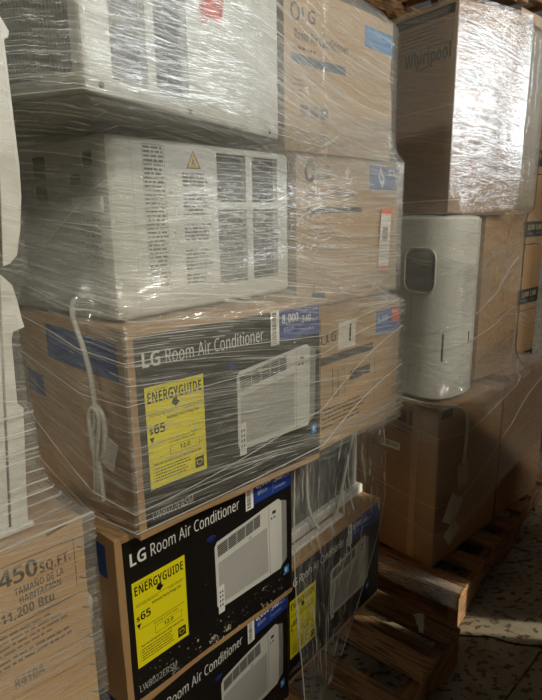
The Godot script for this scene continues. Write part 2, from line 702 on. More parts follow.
func black_front(w: float, h: float, seed_: int, scuffs: int, btu: String, area: String) -> StandardMaterial3D:
	var r := rng(seed_)
	var c := Canvas.new(w, h, 2200, KRAFT)
	c.fibres(900, r, KRAFT)
	c.rect(0.016, 0.013, w - 0.020, h - 0.030, INK)
	var white := Color(0.9, 0.9, 0.88)
	c.text("LG", 0.030, 0.070, 0.036, white, true, 0.036)
	c.text("Room Air Conditioner", 0.077, 0.070, 0.036, white, false, 0.235)
	# wireless mark
	for k in 3:
		c.ring(Vector2(0.228, 0.112), 0.005 + 0.005 * k, 0.005 + 0.005 * k, 0.0022, Color(0.16, 0.25, 0.62), -PI * 0.8, -PI * 0.2)
	# picture of the appliance
	var body := Color(0.80, 0.80, 0.78)
	c.poly([Vector2(0.236, 0.128), Vector2(0.243, 0.118), Vector2(0.440, 0.096), Vector2(0.452, 0.106), Vector2(0.452, 0.276), Vector2(0.446, 0.286), Vector2(0.243, 0.283), Vector2(0.236, 0.272)], body)
	c.poly([Vector2(0.452, 0.104), Vector2(0.470, 0.112), Vector2(0.470, 0.268), Vector2(0.452, 0.280)], Color(0.55, 0.55, 0.54))
	c.poly([Vector2(0.244, 0.127), Vector2(0.378, 0.110), Vector2(0.378, 0.141), Vector2(0.244, 0.156)], Color(0.13, 0.13, 0.13))
	for k in 6:
		var yy := 0.129 + k * 0.0048
		c.line(Vector2(0.244, yy), Vector2(0.378, yy - 0.0165), 0.0018, Color(0.66, 0.66, 0.64))
	for k in 4:
		var xx := 0.275 + 0.027 * k
		c.line(Vector2(xx, 0.123 - k * 0.003), Vector2(xx, 0.153 - k * 0.003), 0.0025, Color(0.72, 0.72, 0.7))
	c.poly([Vector2(0.244, 0.170), Vector2(0.402, 0.155), Vector2(0.402, 0.272), Vector2(0.244, 0.272)], Color(0.63, 0.63, 0.61))
	for k in 26:
		var yy := 0.170 + k * 0.0042
		c.line(Vector2(0.244, yy), Vector2(0.402, yy - 0.015 * (1.0 - k / 26.0)), 0.0010, Color(0.75, 0.75, 0.73))
	c.line(Vector2(0.408, 0.105), Vector2(0.408, 0.282), 0.0012, Color(0.5, 0.5, 0.5))
	c.rect(0.420, 0.121, 0.012, 0.008, Color(0.15, 0.15, 0.16))
	c.rect(0.415, 0.136, 0.005, 0.005, Color(0.25, 0.25, 0.25))
	c.rect(0.425, 0.136, 0.005, 0.005, Color(0.25, 0.25, 0.25))
	c.text("LG", 0.340, 0.158, 0.008, Color(0.35, 0.35, 0.35), true)
	# remote control in the picture
	c.poly([Vector2(0.240, 0.228), Vector2(0.258, 0.226), Vector2(0.258, 0.296), Vector2(0.240, 0.296)], Color(0.86, 0.86, 0.84))
	for k in 4:
		c.rect(0.244, 0.240 + 0.011 * k, 0.0035, 0.006, Color(0.3, 0.3, 0.3))
		c.rect(0.251, 0.240 + 0.011 * k, 0.0035, 0.006, Color(0.3, 0.3, 0.3))
	# capacity panel
	var blue := Color(0.13, 0.24, 0.56)
	c.rect(0.358, 0.013, w - 0.364, 0.064, blue)
	c.text(btu, 0.366, 0.043, 0.026, Color(0.93, 0.94, 0.95), true, 0.050)
	c.text("BTU/h", 0.372, 0.060, 0.013, Color(0.85, 0.88, 0.93), false, 0.030)
	c.rect(0.421, 0.019, 0.001, 0.052, Color(0.6, 0.66, 0.8))
	c.text("Ideal for rooms", 0.426, 0.026, 0.009, Color(0.85, 0.88, 0.93), false, minf(0.05, w - 0.436))
	c.text(area, 0.426, 0.049, 0.022, Color(0.9, 0.92, 0.95), true, 0.030)
	c.text("Sq.Ft.", 0.459, 0.049, 0.010, Color(0.85, 0.88, 0.93))
	c.text("Cools quietly", 0.426, 0.066, 0.009, Color(0.85, 0.88, 0.93), false, 0.04)
	# model code, small star mark
	c.text("LW8022ERSM", 0.030, h - 0.030, 0.021, Color(0.7, 0.7, 0.68), false, 0.090)
	c.rect(0.458, 0.290, 0.018, 0.022, Color(0.20, 0.52, 0.78))
	c.text("e", 0.462, 0.306, 0.018, Color(0.9, 0.95, 1.0), true)
	if scuffs:
		c.flecks(scuffs, Rect2(0.02, h * 0.80, w - 0.04, h * 0.18), Color(0.72, 0.70, 0.66), 0.006, r)
		c.flecks(scuffs / 2, Rect2(0.02, h * 0.5, w - 0.04, h * 0.45), Color(0.6, 0.58, 0.55), 0.003, r)
		for k in 7:
			var p := Vector2(r.randf_range(0.08, w - 0.1), h - r.randf_range(0.02, 0.05))
			c.flecks(35, Rect2(p.x, p.y, 0.02, 0.012), Color(0.8, 0.78, 0.72), 0.005, r)
	return print_mat(c, 0.42)

func guide_mat(price: String, seed_: int) -> StandardMaterial3D:
	var w := 0.125
	var h := 0.188
	var r := rng(seed_)
	var c := Canvas.new(w, h, 5200, Color(0.93, 0.89, 0.07))
	var k := Color(0.06, 0.06, 0.04)
	c.text("U.S. Government", 0.007, 0.009, 0.005, k)
	c.text("ENERGYGUIDE", 0.005, 0.031, 0.027, k, true, 0.115)
	c.poly([Vector2(0.058, 0.030), Vector2(0.066, 0.030), Vector2(0.066, 0.039), Vector2(0.071, 0.039), Vector2(0.062, 0.047), Vector2(0.053, 0.039), Vector2(0.058, 0.039)], k)
	c.rect(0.005, 0.0495, 0.115, 0.0008, k)
	c.text("Room Air Conditioner  Without Reverse Cycle", 0.007, 0.055, 0.0045, k, false, 0.05)
	c.text("Capacity: 8,000 BTUs", 0.082, 0.055, 0.0045, k, false, 0.035)
	c.text("Estimated Yearly Energy Cost", 0.042, 0.066, 0.0075, k, true, 0.070)
	c.text("$", 0.005, 0.087, 0.015, k, true)
	c.text(price, 0.014, 0.088, 0.024, k, true, 0.023)
	c.poly([Vector2(0.004, 0.092), Vector2(0.014, 0.092), Vector2(0.009, 0.103)], k)
	c.rect(0.009, 0.104, 0.108, 0.0009, k)
	c.text("Cost Range of Similar Models", 0.042, 0.113, 0.006, k, false, 0.06)
	c.line(Vector2(0.045, 0.118), Vector2(0.110, 0.118), 0.0007, k)
	c.line(Vector2(0.045, 0.134), Vector2(0.110, 0.134), 0.0007, k)
	c.line(Vector2(0.045, 0.118), Vector2(0.045, 0.134), 0.0007, k)
	c.line(Vector2(0.110, 0.118), Vector2(0.110, 0.134), 0.0007, k)
	c.text("12.0", 0.066, 0.130, 0.012, k, true)
	c.text("Your cost will depend on your utility rates and use", 0.010, 0.146, 0.0065, k, true, 0.103)
	for i in 5:
		c.rect(0.007, 0.1515 + 0.0058 * i, 0.0016, 0.0016, k)
		var x := 0.011
		while x < 0.086 - r.randf() * 0.012:
			var l := r.randf_range(0.002, 0.007)
			c.rect(x, 0.151 + 0.0058 * i, l, 0.0021, Color(0.25, 0.23, 0.05))
			x += l + 0.0012
	c.rect(0.098, 0.158, 0.020, 0.022, k)
	c.ring(Vector2(0.108, 0.169), 0.006, 0.005, 0.0014, Color(0.9, 0.84, 0.05))
	c.text("energy", 0.100, 0.166, 0.005, Color(0.93, 0.89, 0.07))
	return print_mat(c, 0.5)

func side_print(d: float, h: float, seed_: int) -> StandardMaterial3D:
	# the left side face: u runs towards the front edge
	var r := rng(seed_)
	var c := Canvas.new(d, h, 1600, KRAFT)
	c.fibres(700, r, KRAFT)
	c.rect(d - 0.312, 0.025, 0.276, 0.070, Color(0.14, 0.27, 0.50))
	c.text("8,000", d - 0.30, 0.062, 0.032, Color(0.3, 0.42, 0.66), true, 0.07)
	c.text("BTU/h", d - 0.30, 0.082, 0.014, Color(0.3, 0.42, 0.66))
	c.line(Vector2(d - 0.10, 0.045), Vector2(d - 0.05, 0.045), 0.002, Color(0.10, 0.18, 0.36))
	c.line(Vector2(d - 0.10, 0.057), Vector2(d - 0.06, 0.057), 0.002, Color(0.10, 0.18, 0.36))
	c.rect(d - 0.44, 0.14, 0.09, 0.05, Color(0.14, 0.27, 0.50))
	return print_mat(c, 0.7)

func paragraph(c: Canvas, x: float, y: float, w: float, n: int, pitch: float, th: float, col: Color, r: RandomNumberGenerator, ragged := 0.25):
	for i in n:
		var xx := x
		var e := x + w * (1.0 - r.randf() * ragged)
		while xx < e:
			var l := minf(r.randf_range(th * 1.2, th * 5.0), e - xx)
			c.rect(xx, y + i * pitch, l, th, col)
			xx += l + th * 0.7

func brown_front(kind: int, w: float, h: float, seed_: int) -> StandardMaterial3D:
	var r := rng(seed_)
	var base := Color(0.70, 0.585, 0.435)
	var c := Canvas.new(w, h, 2000, base)
	c.fibres(900, r, base)
	var ink := Color(0.25, 0.21, 0.18)
	var blue := Color(0.25, 0.40, 0.64)
	if kind == 3: # lowest brown carton
		c.rect(0.236, 0.014, w - 0.240, 0.066, blue)
		c.text("6,000", 0.244, 0.050, 0.026, Color(0.72, 0.78, 0.86), true, 0.05)
		c.rect(0.312, 0.016, w - 0.318, 0.038, Color(0.86, 0.33, 0.20))
		c.text("SALE", 0.314, 0.030, 0.012, Color(0.95, 0.85, 0.8), true)
		c.rect(0.072, 0.020, 0.075, 0.068, Color(0.86, 0.85, 0.8))
		c.rect(0.118, 0.030, 0.008, 0.042, Color(0.08, 0.08, 0.08))
		c.text("LG", 0.026, 0.064, 0.036, ink, true, 0.036)
		c.ring(Vector2(0.016, 0.052), 0.010, 0.012, 0.003, ink)
		c.rect(0.000, 0.094, 0.226, 0.020, Color(0.30, 0.27, 0.25))
		c.line(Vector2(0.052, 0.130), Vector2(0.052, 0.200), 0.003, ink)
		c.line(Vector2(0.052, 0.200), Vector2(0.074, 0.200), 0.003, ink)
		c.line(Vector2(0.074, 0.135), Vector2(0.074, 0.200), 0.003, ink)
		c.rect(0.122, 0.150, 0.092, 0.024, Color(0.2, 0.18, 0.16))
		paragraph(c, 0.01, 0.225, 0.20, 5, 0.011, 0.004, ink, r)
		c.line(Vector2(0.236, 0.10), Vector2(0.236, 0.27), 0.0015, ink)
		c.line(Vector2(0.1, 0.12), Vector2(0.1, 0.21), 0.0012, ink)
	elif kind == 4:
		c.rect(0.316, 0.012, w - 0.318, 0.063, Color(0.24, 0.38, 0.62))
		c.poly([Vector2(0.375, 0.012), Vector2(0.398, 0.045), Vector2(0.386, 0.072), Vector2(0.362, 0.040)], Color(0.85, 0.85, 0.83))
		c.poly([Vector2(0.374, 0.026), Vector2(0.389, 0.045), Vector2(0.384, 0.058), Vector2(0.370, 0.041)], Color(0.55, 0.6, 0.66))
		c.rect(0.418, 0.020, 0.034, 0.016, Color(0.85, 0.85, 0.83))
		c.rect(0.424, 0.024, 0.022, 0.008, Color(0.24, 0.38, 0.62))
		c.ring(Vector2(0.055, 0.040), 0.016, 0.020, 0.011, ink)
		c.text("LG", 0.086, 0.056, 0.044, Color(0.42, 0.37, 0.32), true, 0.052)
		c.text("Room Air Conditioner", 0.044, 0.100, 0.028, Color(0.36, 0.31, 0.27), true, 0.205)
		c.rect(0.044, 0.122, 0.24, 0.014, Color(0.34, 0.30, 0.27))
		paragraph(c, 0.05, 0.16, 0.12, 3, 0.012, 0.004, Color(0.5, 0.42, 0.34), r)
	elif kind == 5:
		c.rect(0.316, 0.034, w - 0.320, 0.050, Color(0.24, 0.48, 0.68))
		paragraph(c, 0.33, 0.042, 0.13, 3, 0.013, 0.005, Color(0.4, 0.58, 0.74), r)
		c.ring(Vector2(0.045, 0.062), 0.014, 0.017, 0.006, ink)
		c.text("LG", 0.070, 0.078, 0.040, Color(0.36, 0.31, 0.27), true, 0.048)
		c.text("Room Air Conditioner", 0.040, 0.120, 0.030, Color(0.32, 0.28, 0.25), true, 0.205)
		paragraph(c, 0.04, 0.132, 0.09, 1, 0.01, 0.006, ink, r)
		c.rect(0.028, 0.148, 0.205, 0.020, Color(0.33, 0.36, 0.40))
		for k in 3:
			c.rect(0.060 + 0.038 * k, 0.254, 0.030, 0.026, Color(0.36, 0.32, 0.28))
		paragraph(c, 0.03, 0.20, 0.05, 4, 0.011, 0.004, Color(0.45, 0.38, 0.31), r)
	return print_mat(c, 0.65)

# ---------------------------------------------------------------- goods
var solids := {} # stack -> [footprint, low, high]

func note_solid(stack: String, at: Vector3, yaw: float, w: float, h: float, d: float, r := 0.0):
	if not solids.has(stack): solids[stack] = []
	solids[stack].append([footprint(at, yaw, w, d, r), at.y, at.y + h])

func carton(stack: String, called: String, label: String, at: Vector3, yaw: float, w: float, h: float, d: float, front: Material, left: Material, seed_: int, dent := 0.004, group := "", holes := []) -> Node3D:
	var t := thing(called, label, "box", at, yaw, group)
	part("body", soft_box(w, h, d, 0.004, dent, seed_, [front, left, M.kraft], 0.0, holes), null, t)
	# lid flaps meeting in the middle under a strip of tape
	var half := d * 0.5 - 0.0015
	var fm := box_at(Vector3(0.006, 0, -half + 0.006), Vector3(w - 0.006, 0.0022, 0), 0.0008)
	part("lid_flap", fm, M.kraft, t, Vector3(0, h - 0.003, -0.006))
	part("lid_flap", fm, M.kraft, t, Vector3(0, h - 0.003, -half - 0.003))
	part("tape", box_at(Vector3(0.004, 0, -0.027), Vector3(w - 0.004, 0.0006, 0.027), 0.0), M.tape, t, Vector3(0, h - 0.0008, -d * 0.5))
	note_solid(stack, at, yaw, w, h, d)
	return t

func black_carton(label: String, at: Vector3, yaw: float, w: float, h: float, seed_: int, scuffs: int, btu: String, area: String, price: String) -> Node3D:
	var t := carton("one", "air_conditioner_carton", label, at, yaw, w, h, 0.45, black_front(w, h, seed_, scuffs, btu, area), side_print(0.45, h, seed_ + 1), seed_, 0.003, "black printed air conditioner cartons")
	if price:
		var g := part("energy_label", sheet_mesh(0.125, 0.188), guide_mat(price, seed_), t, Vector3(0.028, h - 0.290, 0.0007))
		g.set_meta("label", "bright yellow energy cost label with black print")
	var c := Canvas.new(0.024, 0.072, 4000, Color.WHITE)
	c.barcode(0, 0, 0.024, 0.072, true, rng(seed_ + 9))
	part("barcode_label", sheet_mesh(0.024, 0.072), print_mat(c), t, Vector3(0.330, h - 0.082, 0.0005))
	return t

func slat_grille(t: Node3D, r: Rect2, pitch: float, m: Material, tilt: float, wide: float):
	# slats across a real opening in the panel; behind it the finned coil inside the hollow cabinet
	var st := begin()
	var w := r.size.x
	var f := 0.012
	for e in [[Vector3(0, 0, 0), Vector3(w, 0, 0), Vector3.UP], [Vector3(0, r.size.y, 0), Vector3(w, r.size.y, 0), Vector3.DOWN], [Vector3(0, 0, 0), Vector3(0, r.size.y, 0), Vector3.RIGHT], [Vector3(w, 0, 0), Vector3(w, r.size.y, 0), Vector3.LEFT]]:
		st.set_smooth_group(-1)
		quad(st, e[0], e[1], e[1] - Vector3(0, 0, f), e[0] - Vector3(0, 0, f), e[2])
	st.generate_normals()
	part("grille_edge", st.commit(), m, t, Vector3(r.position.x, r.position.y, -0.001))
	var n := int(round(r.size.y / pitch))
	pitch = r.size.y / n
	st = begin()
	add_box(st, Vector3(0.0005, -0.0006, -wide * 0.5), Vector3(w - 0.0005, 0.0006, wide * 0.5), 0.0003)
	st.generate_normals()
	var sm := st.commit()
	for k in n:
		part("slat", sm, m, t, Vector3(r.position.x, r.position.y + (k + 0.5) * pitch, -wide * 0.3), Vector3(tilt, 0, 0))

func pallet(label: String, at: Vector3, yaw: float, l: float, dep: float, seed_: int, group := "wooden pallets") -> Node3D:
	# corner frame: x 0..l along the stringers, z -dep..0, top at 0.14
	var t := thing("wooden_pallet", label, "pallet", at, yaw, group)
	var r := rng(seed_)
	for k in 3:
		var z := [-0.001, -dep * 0.5 + 0.02, -dep + 0.039][k] as float
		var pr := PackedVector2Array([Vector2(0, 0.018), Vector2(l * 0.16, 0.018), Vector2(l * 0.18, 0.055), Vector2(l * 0.36, 0.055), Vector2(l * 0.38, 0.018), Vector2(l * 0.62, 0.018), Vector2(l * 0.64, 0.055), Vector2(l * 0.82, 0.055), Vector2(l * 0.84, 0.018), Vector2(l, 0.018), Vector2(l, 0.121), Vector2(0, 0.121)])
		part("stringer", extruded(pr, 0.038, 0.002), M.wood_long[k % 3], t, Vector3(0, 0, z))
	var pitch := (l - 0.1) / 6.0
	for k in 7:
		var w := 0.098 if k in [0, 6] else r.randf_range(0.082, 0.098)
		var b := part("deck_board", box_at(Vector3(0, 0, -dep), Vector3(w, 0.018, 0), 0.002), M.wood[r.randi() % 3], t, Vector3(k * pitch + 0.002, 0.1212, 0.003 - r.randf() * 0.006))
		b.rotation.y = r.randf_range(-0.006, 0.006)
		if k < 6: continue
		for zz in [0.02, dep - 0.02]:
			for xx in [0.03, 0.068]:
				var nail := CylinderMesh.new()
				nail.top_radius = 0.0035
				nail.bottom_radius = 0.0035
				nail.height = 0.002
				nail.radial_segments = 8
				nail.rings = 0
				part("nail_head", nail, M.iron, b, Vector3(xx, 0.0185, -zz))
	for k in 3:
		part("bottom_board", box_at(Vector3(0, 0, -dep), Vector3(0.095, 0.018, 0), 0.002), M.wood[k], t, Vector3([0.0, l * 0.5 - 0.05, l - 0.095][k], 0.0, 0))
	return t

func at_corner(far: Vector3, yaw: float, l: float) -> Vector3: # near corner of a pallet whose far front corner is given
	return far - Vector3(cos(yaw), 0, -sin(yaw)) * l

func _ready():
	# ------------------------------------------------------------ camera, light, exposure
	var cam := Camera3D.new()
	cam.name = "camera"
	add_child(cam)
	cam.position = Vector3(0, 1.4633, 0)
	cam.basis = Basis(Vector3.RIGHT, -0.23717) * Basis(Vector3.BACK, -0.015615)
	cam.fov = 63.8
	cam.near = 0.02
	cam.far = 80.0
	cam.current = true
	var env := Environment.new()
	env.tonemap_mode = Environment.TONE_MAPPER_LINEAR
	env.tonemap_exposure = 1.3
	env.background_mode = Environment.BG_COLOR
	env.background_color = Color(0.02, 0.02, 0.02)
	env.sdfgi_enabled = true
	env.ssao_enabled = true
	env.ssil_enabled = true
	var we := WorldEnvironment.new()
	we.environment = env
	add_child(we)
	# rows of linear fixtures running off behind the viewer and to the right
	for spot in [[2.9, 2.6, 19.0], [2.9, 6.8, 15.0], [-5.0, 1.0, 12.0], [7.2, -0.80, 14.0], [5.4, 3.0, 6.0], [8.6, -2.2, 5.0], [8.6, 0.8, 5.0]]:
		high_bay(Vector3(spot[0], 5.4, spot[1]), spot[2])
	# two daylit translucent dock doors in the far right wall
	for z in [-4.0, 0.2]:
		dock_door(Vector3(13.95, 0.5, z), 3.2, 4.6, 27.0)
	added_streak_lamp(Vector3(12.0, 2.9, -0.115), Vector3(0.75, 0.06, -1.744), 180.0)  # added lamp out of view, beaming through the carton gap onto the floor

	materials()
	room()
	stack_one()
	stack_two()
	stack_left()
	stack_far()
	stacks_aside()
	wraps()
	small_things()

func high_bay(at: Vector3, energy: float):
	var where: String = ["nearest behind the viewer", "farther back behind the viewer", "to the left of the viewer", "above the goods across the aisle", "second to the right behind the viewer", "beside the first dock door", "beside the second dock door"][taken.get("high_bay_light", 0)]
	var t := thing("high_bay_light", "long linear ceiling fixture hanging " + where, "light", at, 0.0, "linear ceiling lights")
	part("housing", box_at(Vector3(-0.68, 0.0, -0.12), Vector3(0.68, 0.09, 0.12), 0.01), M_housing(), t)
	part("hanger", box_at(Vector3(-0.5, 0.09, -0.01), Vector3(-0.48, 0.9, 0.01), 0.002), M_housing(), t)
	part("hanger", box_at(Vector3(0.48, 0.09, -0.01), Vector3(0.5, 0.9, 0.01), 0.002), M_housing(), t)
	var glow := mat(Color(0.95, 0.95, 0.92), 0.4)
	glow.emission_enabled = true
	glow.emission = Color(1.0, 0.97, 0.9)
	glow.emission_energy_multiplier = 2.0
	part("lamp_diffuser", box_at(Vector3(-0.64, -0.012, -0.09), Vector3(0.64, -0.001, 0.09), 0.003), glow, t)
	var l := AreaLight3D.new()
	l.name = "lamp_light"
	l.area_size = Vector2(1.28, 0.18)
	l.area_normalize_energy = true
	l.light_color = Color(1.0, 0.972, 0.905)
	l.light_energy = energy
	l.area_range = 40.0
	l.area_attenuation = 2.0
	l.shadow_enabled = true
	t.add_child(l)
	l.position = Vector3(0, -0.02, 0)
	l.rotation.x = -PI / 2

func dock_door(at: Vector3, w: float, h: float, energy: float):
	var t := Node3D.new()
	t.name = numbered("window_1" if not taken.has("window_1") else "window_2")
	t.set_meta("kind", "structure")
	add_child(t)
	t.position = at
	var glow := mat(Color(0.85, 0.9, 0.95), 0.5)
	glow.emission_enabled = true
	glow.emission = Color(0.95, 0.98, 1.0)
	glow.emission_energy_multiplier = 4.0
	for k in 6:
		part("door_panel", box_at(Vector3(-0.03, k * h / 6.0 + 0.01, -w * 0.5), Vector3(0.03, (k + 1) * h / 6.0 - 0.01, w * 0.5), 0.004), glow, t)
	for z in [-w * 0.5 - 0.05, w * 0.5 + 0.05]:
		part("door_track", box_at(Vector3(-0.05, 0, z - 0.05), Vector3(0.04, h + 0.1, z + 0.05), 0.004), M_housing(), t)
	var l := AreaLight3D.new()
	l.name = "daylight"
	l.area_size = Vector2(w, h)
	l.area_normalize_energy = true
	l.light_color = Color(0.95, 0.98, 1.0)
	l.light_energy = energy
	l.area_range = 40.0
	l.area_attenuation = 2.0
	l.shadow_enabled = true
	t.add_child(l)
	l.position = Vector3(-0.06, h * 0.5, 0)
	l.rotation.y = PI / 2

func added_streak_lamp(at: Vector3, aim: Vector3, energy: float):  # invented unseen lamp, put in only to make the bright floor streak
	var t := thing("added_streak_lamp", "added unseen lamp on a pole arm making the light streak on the floor", "light", Vector3(at.x, 0, at.z))
	part("pole", tube_mesh([Vector3(0.45, 0, 0), Vector3(0.45, 1.5, 0), Vector3(0.45, at.y + 0.1, 0)], 0.03, 10, 4), M_housing(), t)
	part("arm", tube_mesh([Vector3(0.45, at.y + 0.1, 0), Vector3(0.25, at.y + 0.12, 0), Vector3(0.12, at.y, 0)], 0.018, 8, 4), M_housing(), t)
	var cone := CylinderMesh.new()
	cone.top_radius = 0.11
	cone.bottom_radius = 0.05
	cone.height = 0.14
	cone.cap_top = false
	part("lamp_head", cone, M_housing(), t, Vector3(0.06, at.y, 0), Vector3(0, 0, PI / 2))
	var glow := mat(Color(1, 0.97, 0.9), 0.3)
	glow.emission_enabled = true
	glow.emission = Color(1.0, 0.95, 0.85)
	glow.emission_energy_multiplier = 4.0
	var lens := CylinderMesh.new()
	lens.top_radius = 0.10
	lens.bottom_radius = 0.10
	lens.height = 0.012
	part("lamp_lens", lens, glow, t, Vector3(0.0, at.y, 0), Vector3(0, 0, PI / 2))
	var l := SpotLight3D.new()
	l.name = "streak_spot"
	l.light_color = Color(1.0, 0.95, 0.85)
	l.light_energy = energy
	l.light_size = 0.08
	l.spot_angle = 4.0
	l.spot_angle_attenuation = 0.4
	l.spot_range = 40.0
	l.spot_attenuation = 2.0
	l.shadow_enabled = true
	t.add_child(l)
	l.position = Vector3(-0.02, at.y, 0)
	l.look_at(aim, Vector3.UP)

func M_housing() -> StandardMaterial3D:
	if not M.has("housing"): M.housing = mat(Color(0.8, 0.8, 0.8), 0.5)
	return M.housing

func materials():
	M.kraft = tri_mat(noise_tex(0.03, [[0.2, Color(0.62, 0.495, 0.355)], [0.5, KRAFT], [0.8, Color(0.69, 0.56, 0.415)]], 512, 4, 5), 0.75, 2.5)
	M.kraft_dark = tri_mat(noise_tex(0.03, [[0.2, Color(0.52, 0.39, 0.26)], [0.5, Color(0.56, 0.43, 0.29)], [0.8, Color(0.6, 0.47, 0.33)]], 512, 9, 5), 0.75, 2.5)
	M.tape = mat(Color(0.72, 0.62, 0.46), 0.25)
	M.white = mat(Color(0.83, 0.83, 0.80), 0.38)
	M.white_matte = tri_mat(noise_tex(0.02, [[0.2, Color(0.78, 0.78, 0.745)], [0.6, Color(0.83, 0.83, 0.80)], [0.9, Color(0.85, 0.85, 0.82)]], 256, 12, 4), 0.42, 3.0)
	M.grey_metal = tri_mat(noise_tex(0.02, [[0.2, Color(0.56, 0.56, 0.54)], [0.8, Color(0.63, 0.63, 0.60)]], 256, 14, 4), 0.4, 3.0)
	M.fins = mat(Color(0.36, 0.37, 0.38), 0.45, 0.4)
	M.cord = mat(Color(0.78, 0.77, 0.72), 0.4)
	M.paper = mat(Color(0.85, 0.84, 0.80), 0.6)
	M.tag = mat(Color(0.66, 0.62, 0.54), 0.6)
	M.iron = mat(Color(0.25, 0.22, 0.2), 0.5, 0.8)
	M.wood = []
	M.wood_long = []
	for k in 3:
		var cs: Array = [[Color(0.50, 0.36, 0.22), Color(0.60, 0.45, 0.29)], [Color(0.44, 0.32, 0.20), Color(0.55, 0.41, 0.27)], [Color(0.56, 0.42, 0.27), Color(0.66, 0.51, 0.34)]][k]
		var t := noise_tex(0.012, [[0.25, cs[0].darkened(0.25)], [0.42, cs[0]], [0.58, cs[1]], [0.75, cs[0].lightened(0.06)]], 512, 30 + k, 5)
		var m := tri_mat(t, 0.8, 1.0)
		m.uv1_scale = Vector3(9.0, 9.0, 0.9)
		M.wood.append(m)
		var m2: StandardMaterial3D = m.duplicate()
		m2.uv1_scale = Vector3(0.9, 9.0, 9.0)
		M.wood_long.append(m2)
	film_textures()

func slab(called: String, lo: Vector3, hi: Vector3, m: Material, label := "", parent: Node3D = null) -> MeshInstance3D:
	var o := part(called, box_at(lo, hi, 0.0), m, parent if parent else self)
	if parent == null: o.set_meta("kind", "structure")
	return o

func room():
	var concrete := noise_tex(0.009, [[0.0, Color(0.50, 0.465, 0.39)], [0.5, Color(0.60, 0.565, 0.485)], [1.0, Color(0.66, 0.625, 0.545)]], 1024, 51, 5)
	var peel := noise_tex(0.016, [[0.0, Color(0.34, 0.29, 0.225, 1)], [0.335, Color(0.36, 0.31, 0.24, 1)], [0.35, Color(0.36, 0.31, 0.24, 0)], [1.0, Color(0.3, 0.26, 0.2, 0)]], 1024, 58, 6)
	var fm := mat(Color.WHITE, 0.62)
	fm.albedo_texture = concrete
	fm.uv1_triplanar = true
	fm.uv1_world_triplanar = true
	fm.uv1_scale = Vector3.ONE * 0.7
	fm.detail_enabled = true
	fm.detail_albedo = peel
	fm.detail_blend_mode = BaseMaterial3D.BLEND_MODE_MIX
	fm.detail_uv_layer = BaseMaterial3D.DETAIL_UV_2
	fm.uv2_triplanar = true
	fm.uv2_world_triplanar = true
	fm.uv2_scale = Vector3(1.15, 1.15, 1.9)
	var floor_ := Node3D.new()
	floor_.name = "floor"
	floor_.set_meta("kind", "structure")
	add_child(floor_)
	slab("floor_base", Vector3(-9, -0.25, -11), Vector3(14, -0.02, 9), mat(Color(0.5, 0.47, 0.4), 0.8), "", floor_)
	# concrete slabs with a sawn joint between them
	var fr := Node3D.new()
	fr.name = "floor_slabs"
	floor_.add_child(fr)
	fr.position = Vector3(0.905, 0, -1.62)
	fr.rotation.y = deg_to_rad(44)
	for i in range(-3, 3):
		for j in range(-3, 3):
			var s := part("concrete_slab", box_at(Vector3(i * 4.6 + 2.302, -0.03, j * 4.6 + 0.002), Vector3((i + 1) * 4.6 + 2.298, 0.0, (j + 1) * 4.6 - 0.002), 0.002), fm, fr)
	var wall := mat(Color(0.40, 0.39, 0.37), 0.85)
	slab("wall_back", Vector3(-9.2, -0.3, -11.2), Vector3(14.2, 7.2, -11.0), wall)
	slab("wall_front", Vector3(-9.2, -0.3, 9.0), Vector3(14.2, 7.2, 9.2), wall)
	slab("wall_left", Vector3(-9.2, -0.3, -11.0), Vector3(-9.0, 7.2, 9.0), wall)
	slab("wall_right", Vector3(14.0, -0.3, -11.0), Vector3(14.2, 7.2, 9.0), wall)
	slab("ceiling", Vector3(-9.2, 7.0, -11.2), Vector3(14.2, 7.2, 9.2), mat(Color(0.24, 0.24, 0.235), 0.85))

# ------------------------------------------------------------ the near stack
const A3 := [Vector3(-0.236, 0.9012, -0.888), 0.7748]
const A2 := [Vector3(-0.2863, 0.5205, -0.8953), 0.8238]
const A1 := [Vector3(-0.278, 0.1398, -0.918), 0.881]
const B1 := [Vector3(0.0223, 0.1398, -1.3274), 0.881]
const B3 := [Vector3(0.1151, 0.9012, -1.2595), 0.8257]
const B4 := [Vector3(0.064, 1.2304, -1.345), 0.838]
const B5 := [Vector3(0.039, 1.603, -1.365), 0.817]
const A4 := [Vector3(-0.2605, 1.2840, -0.9438), 0.8997]
const A5 := [Vector3(-0.2383, 1.6251, -0.8005), 1.1237]
const C1 := [Vector3(0.5985, 0.1412, -1.8823), 0.7466]
const U1 := [Vector3(0.605, 0.775, -1.925), 0.70]
const W1 := [Vector3(0.606, 1.457, -1.962), 0.5866]
const K1 := [Vector3(-0.2704, 0.45, -0.7239), 0.80285]

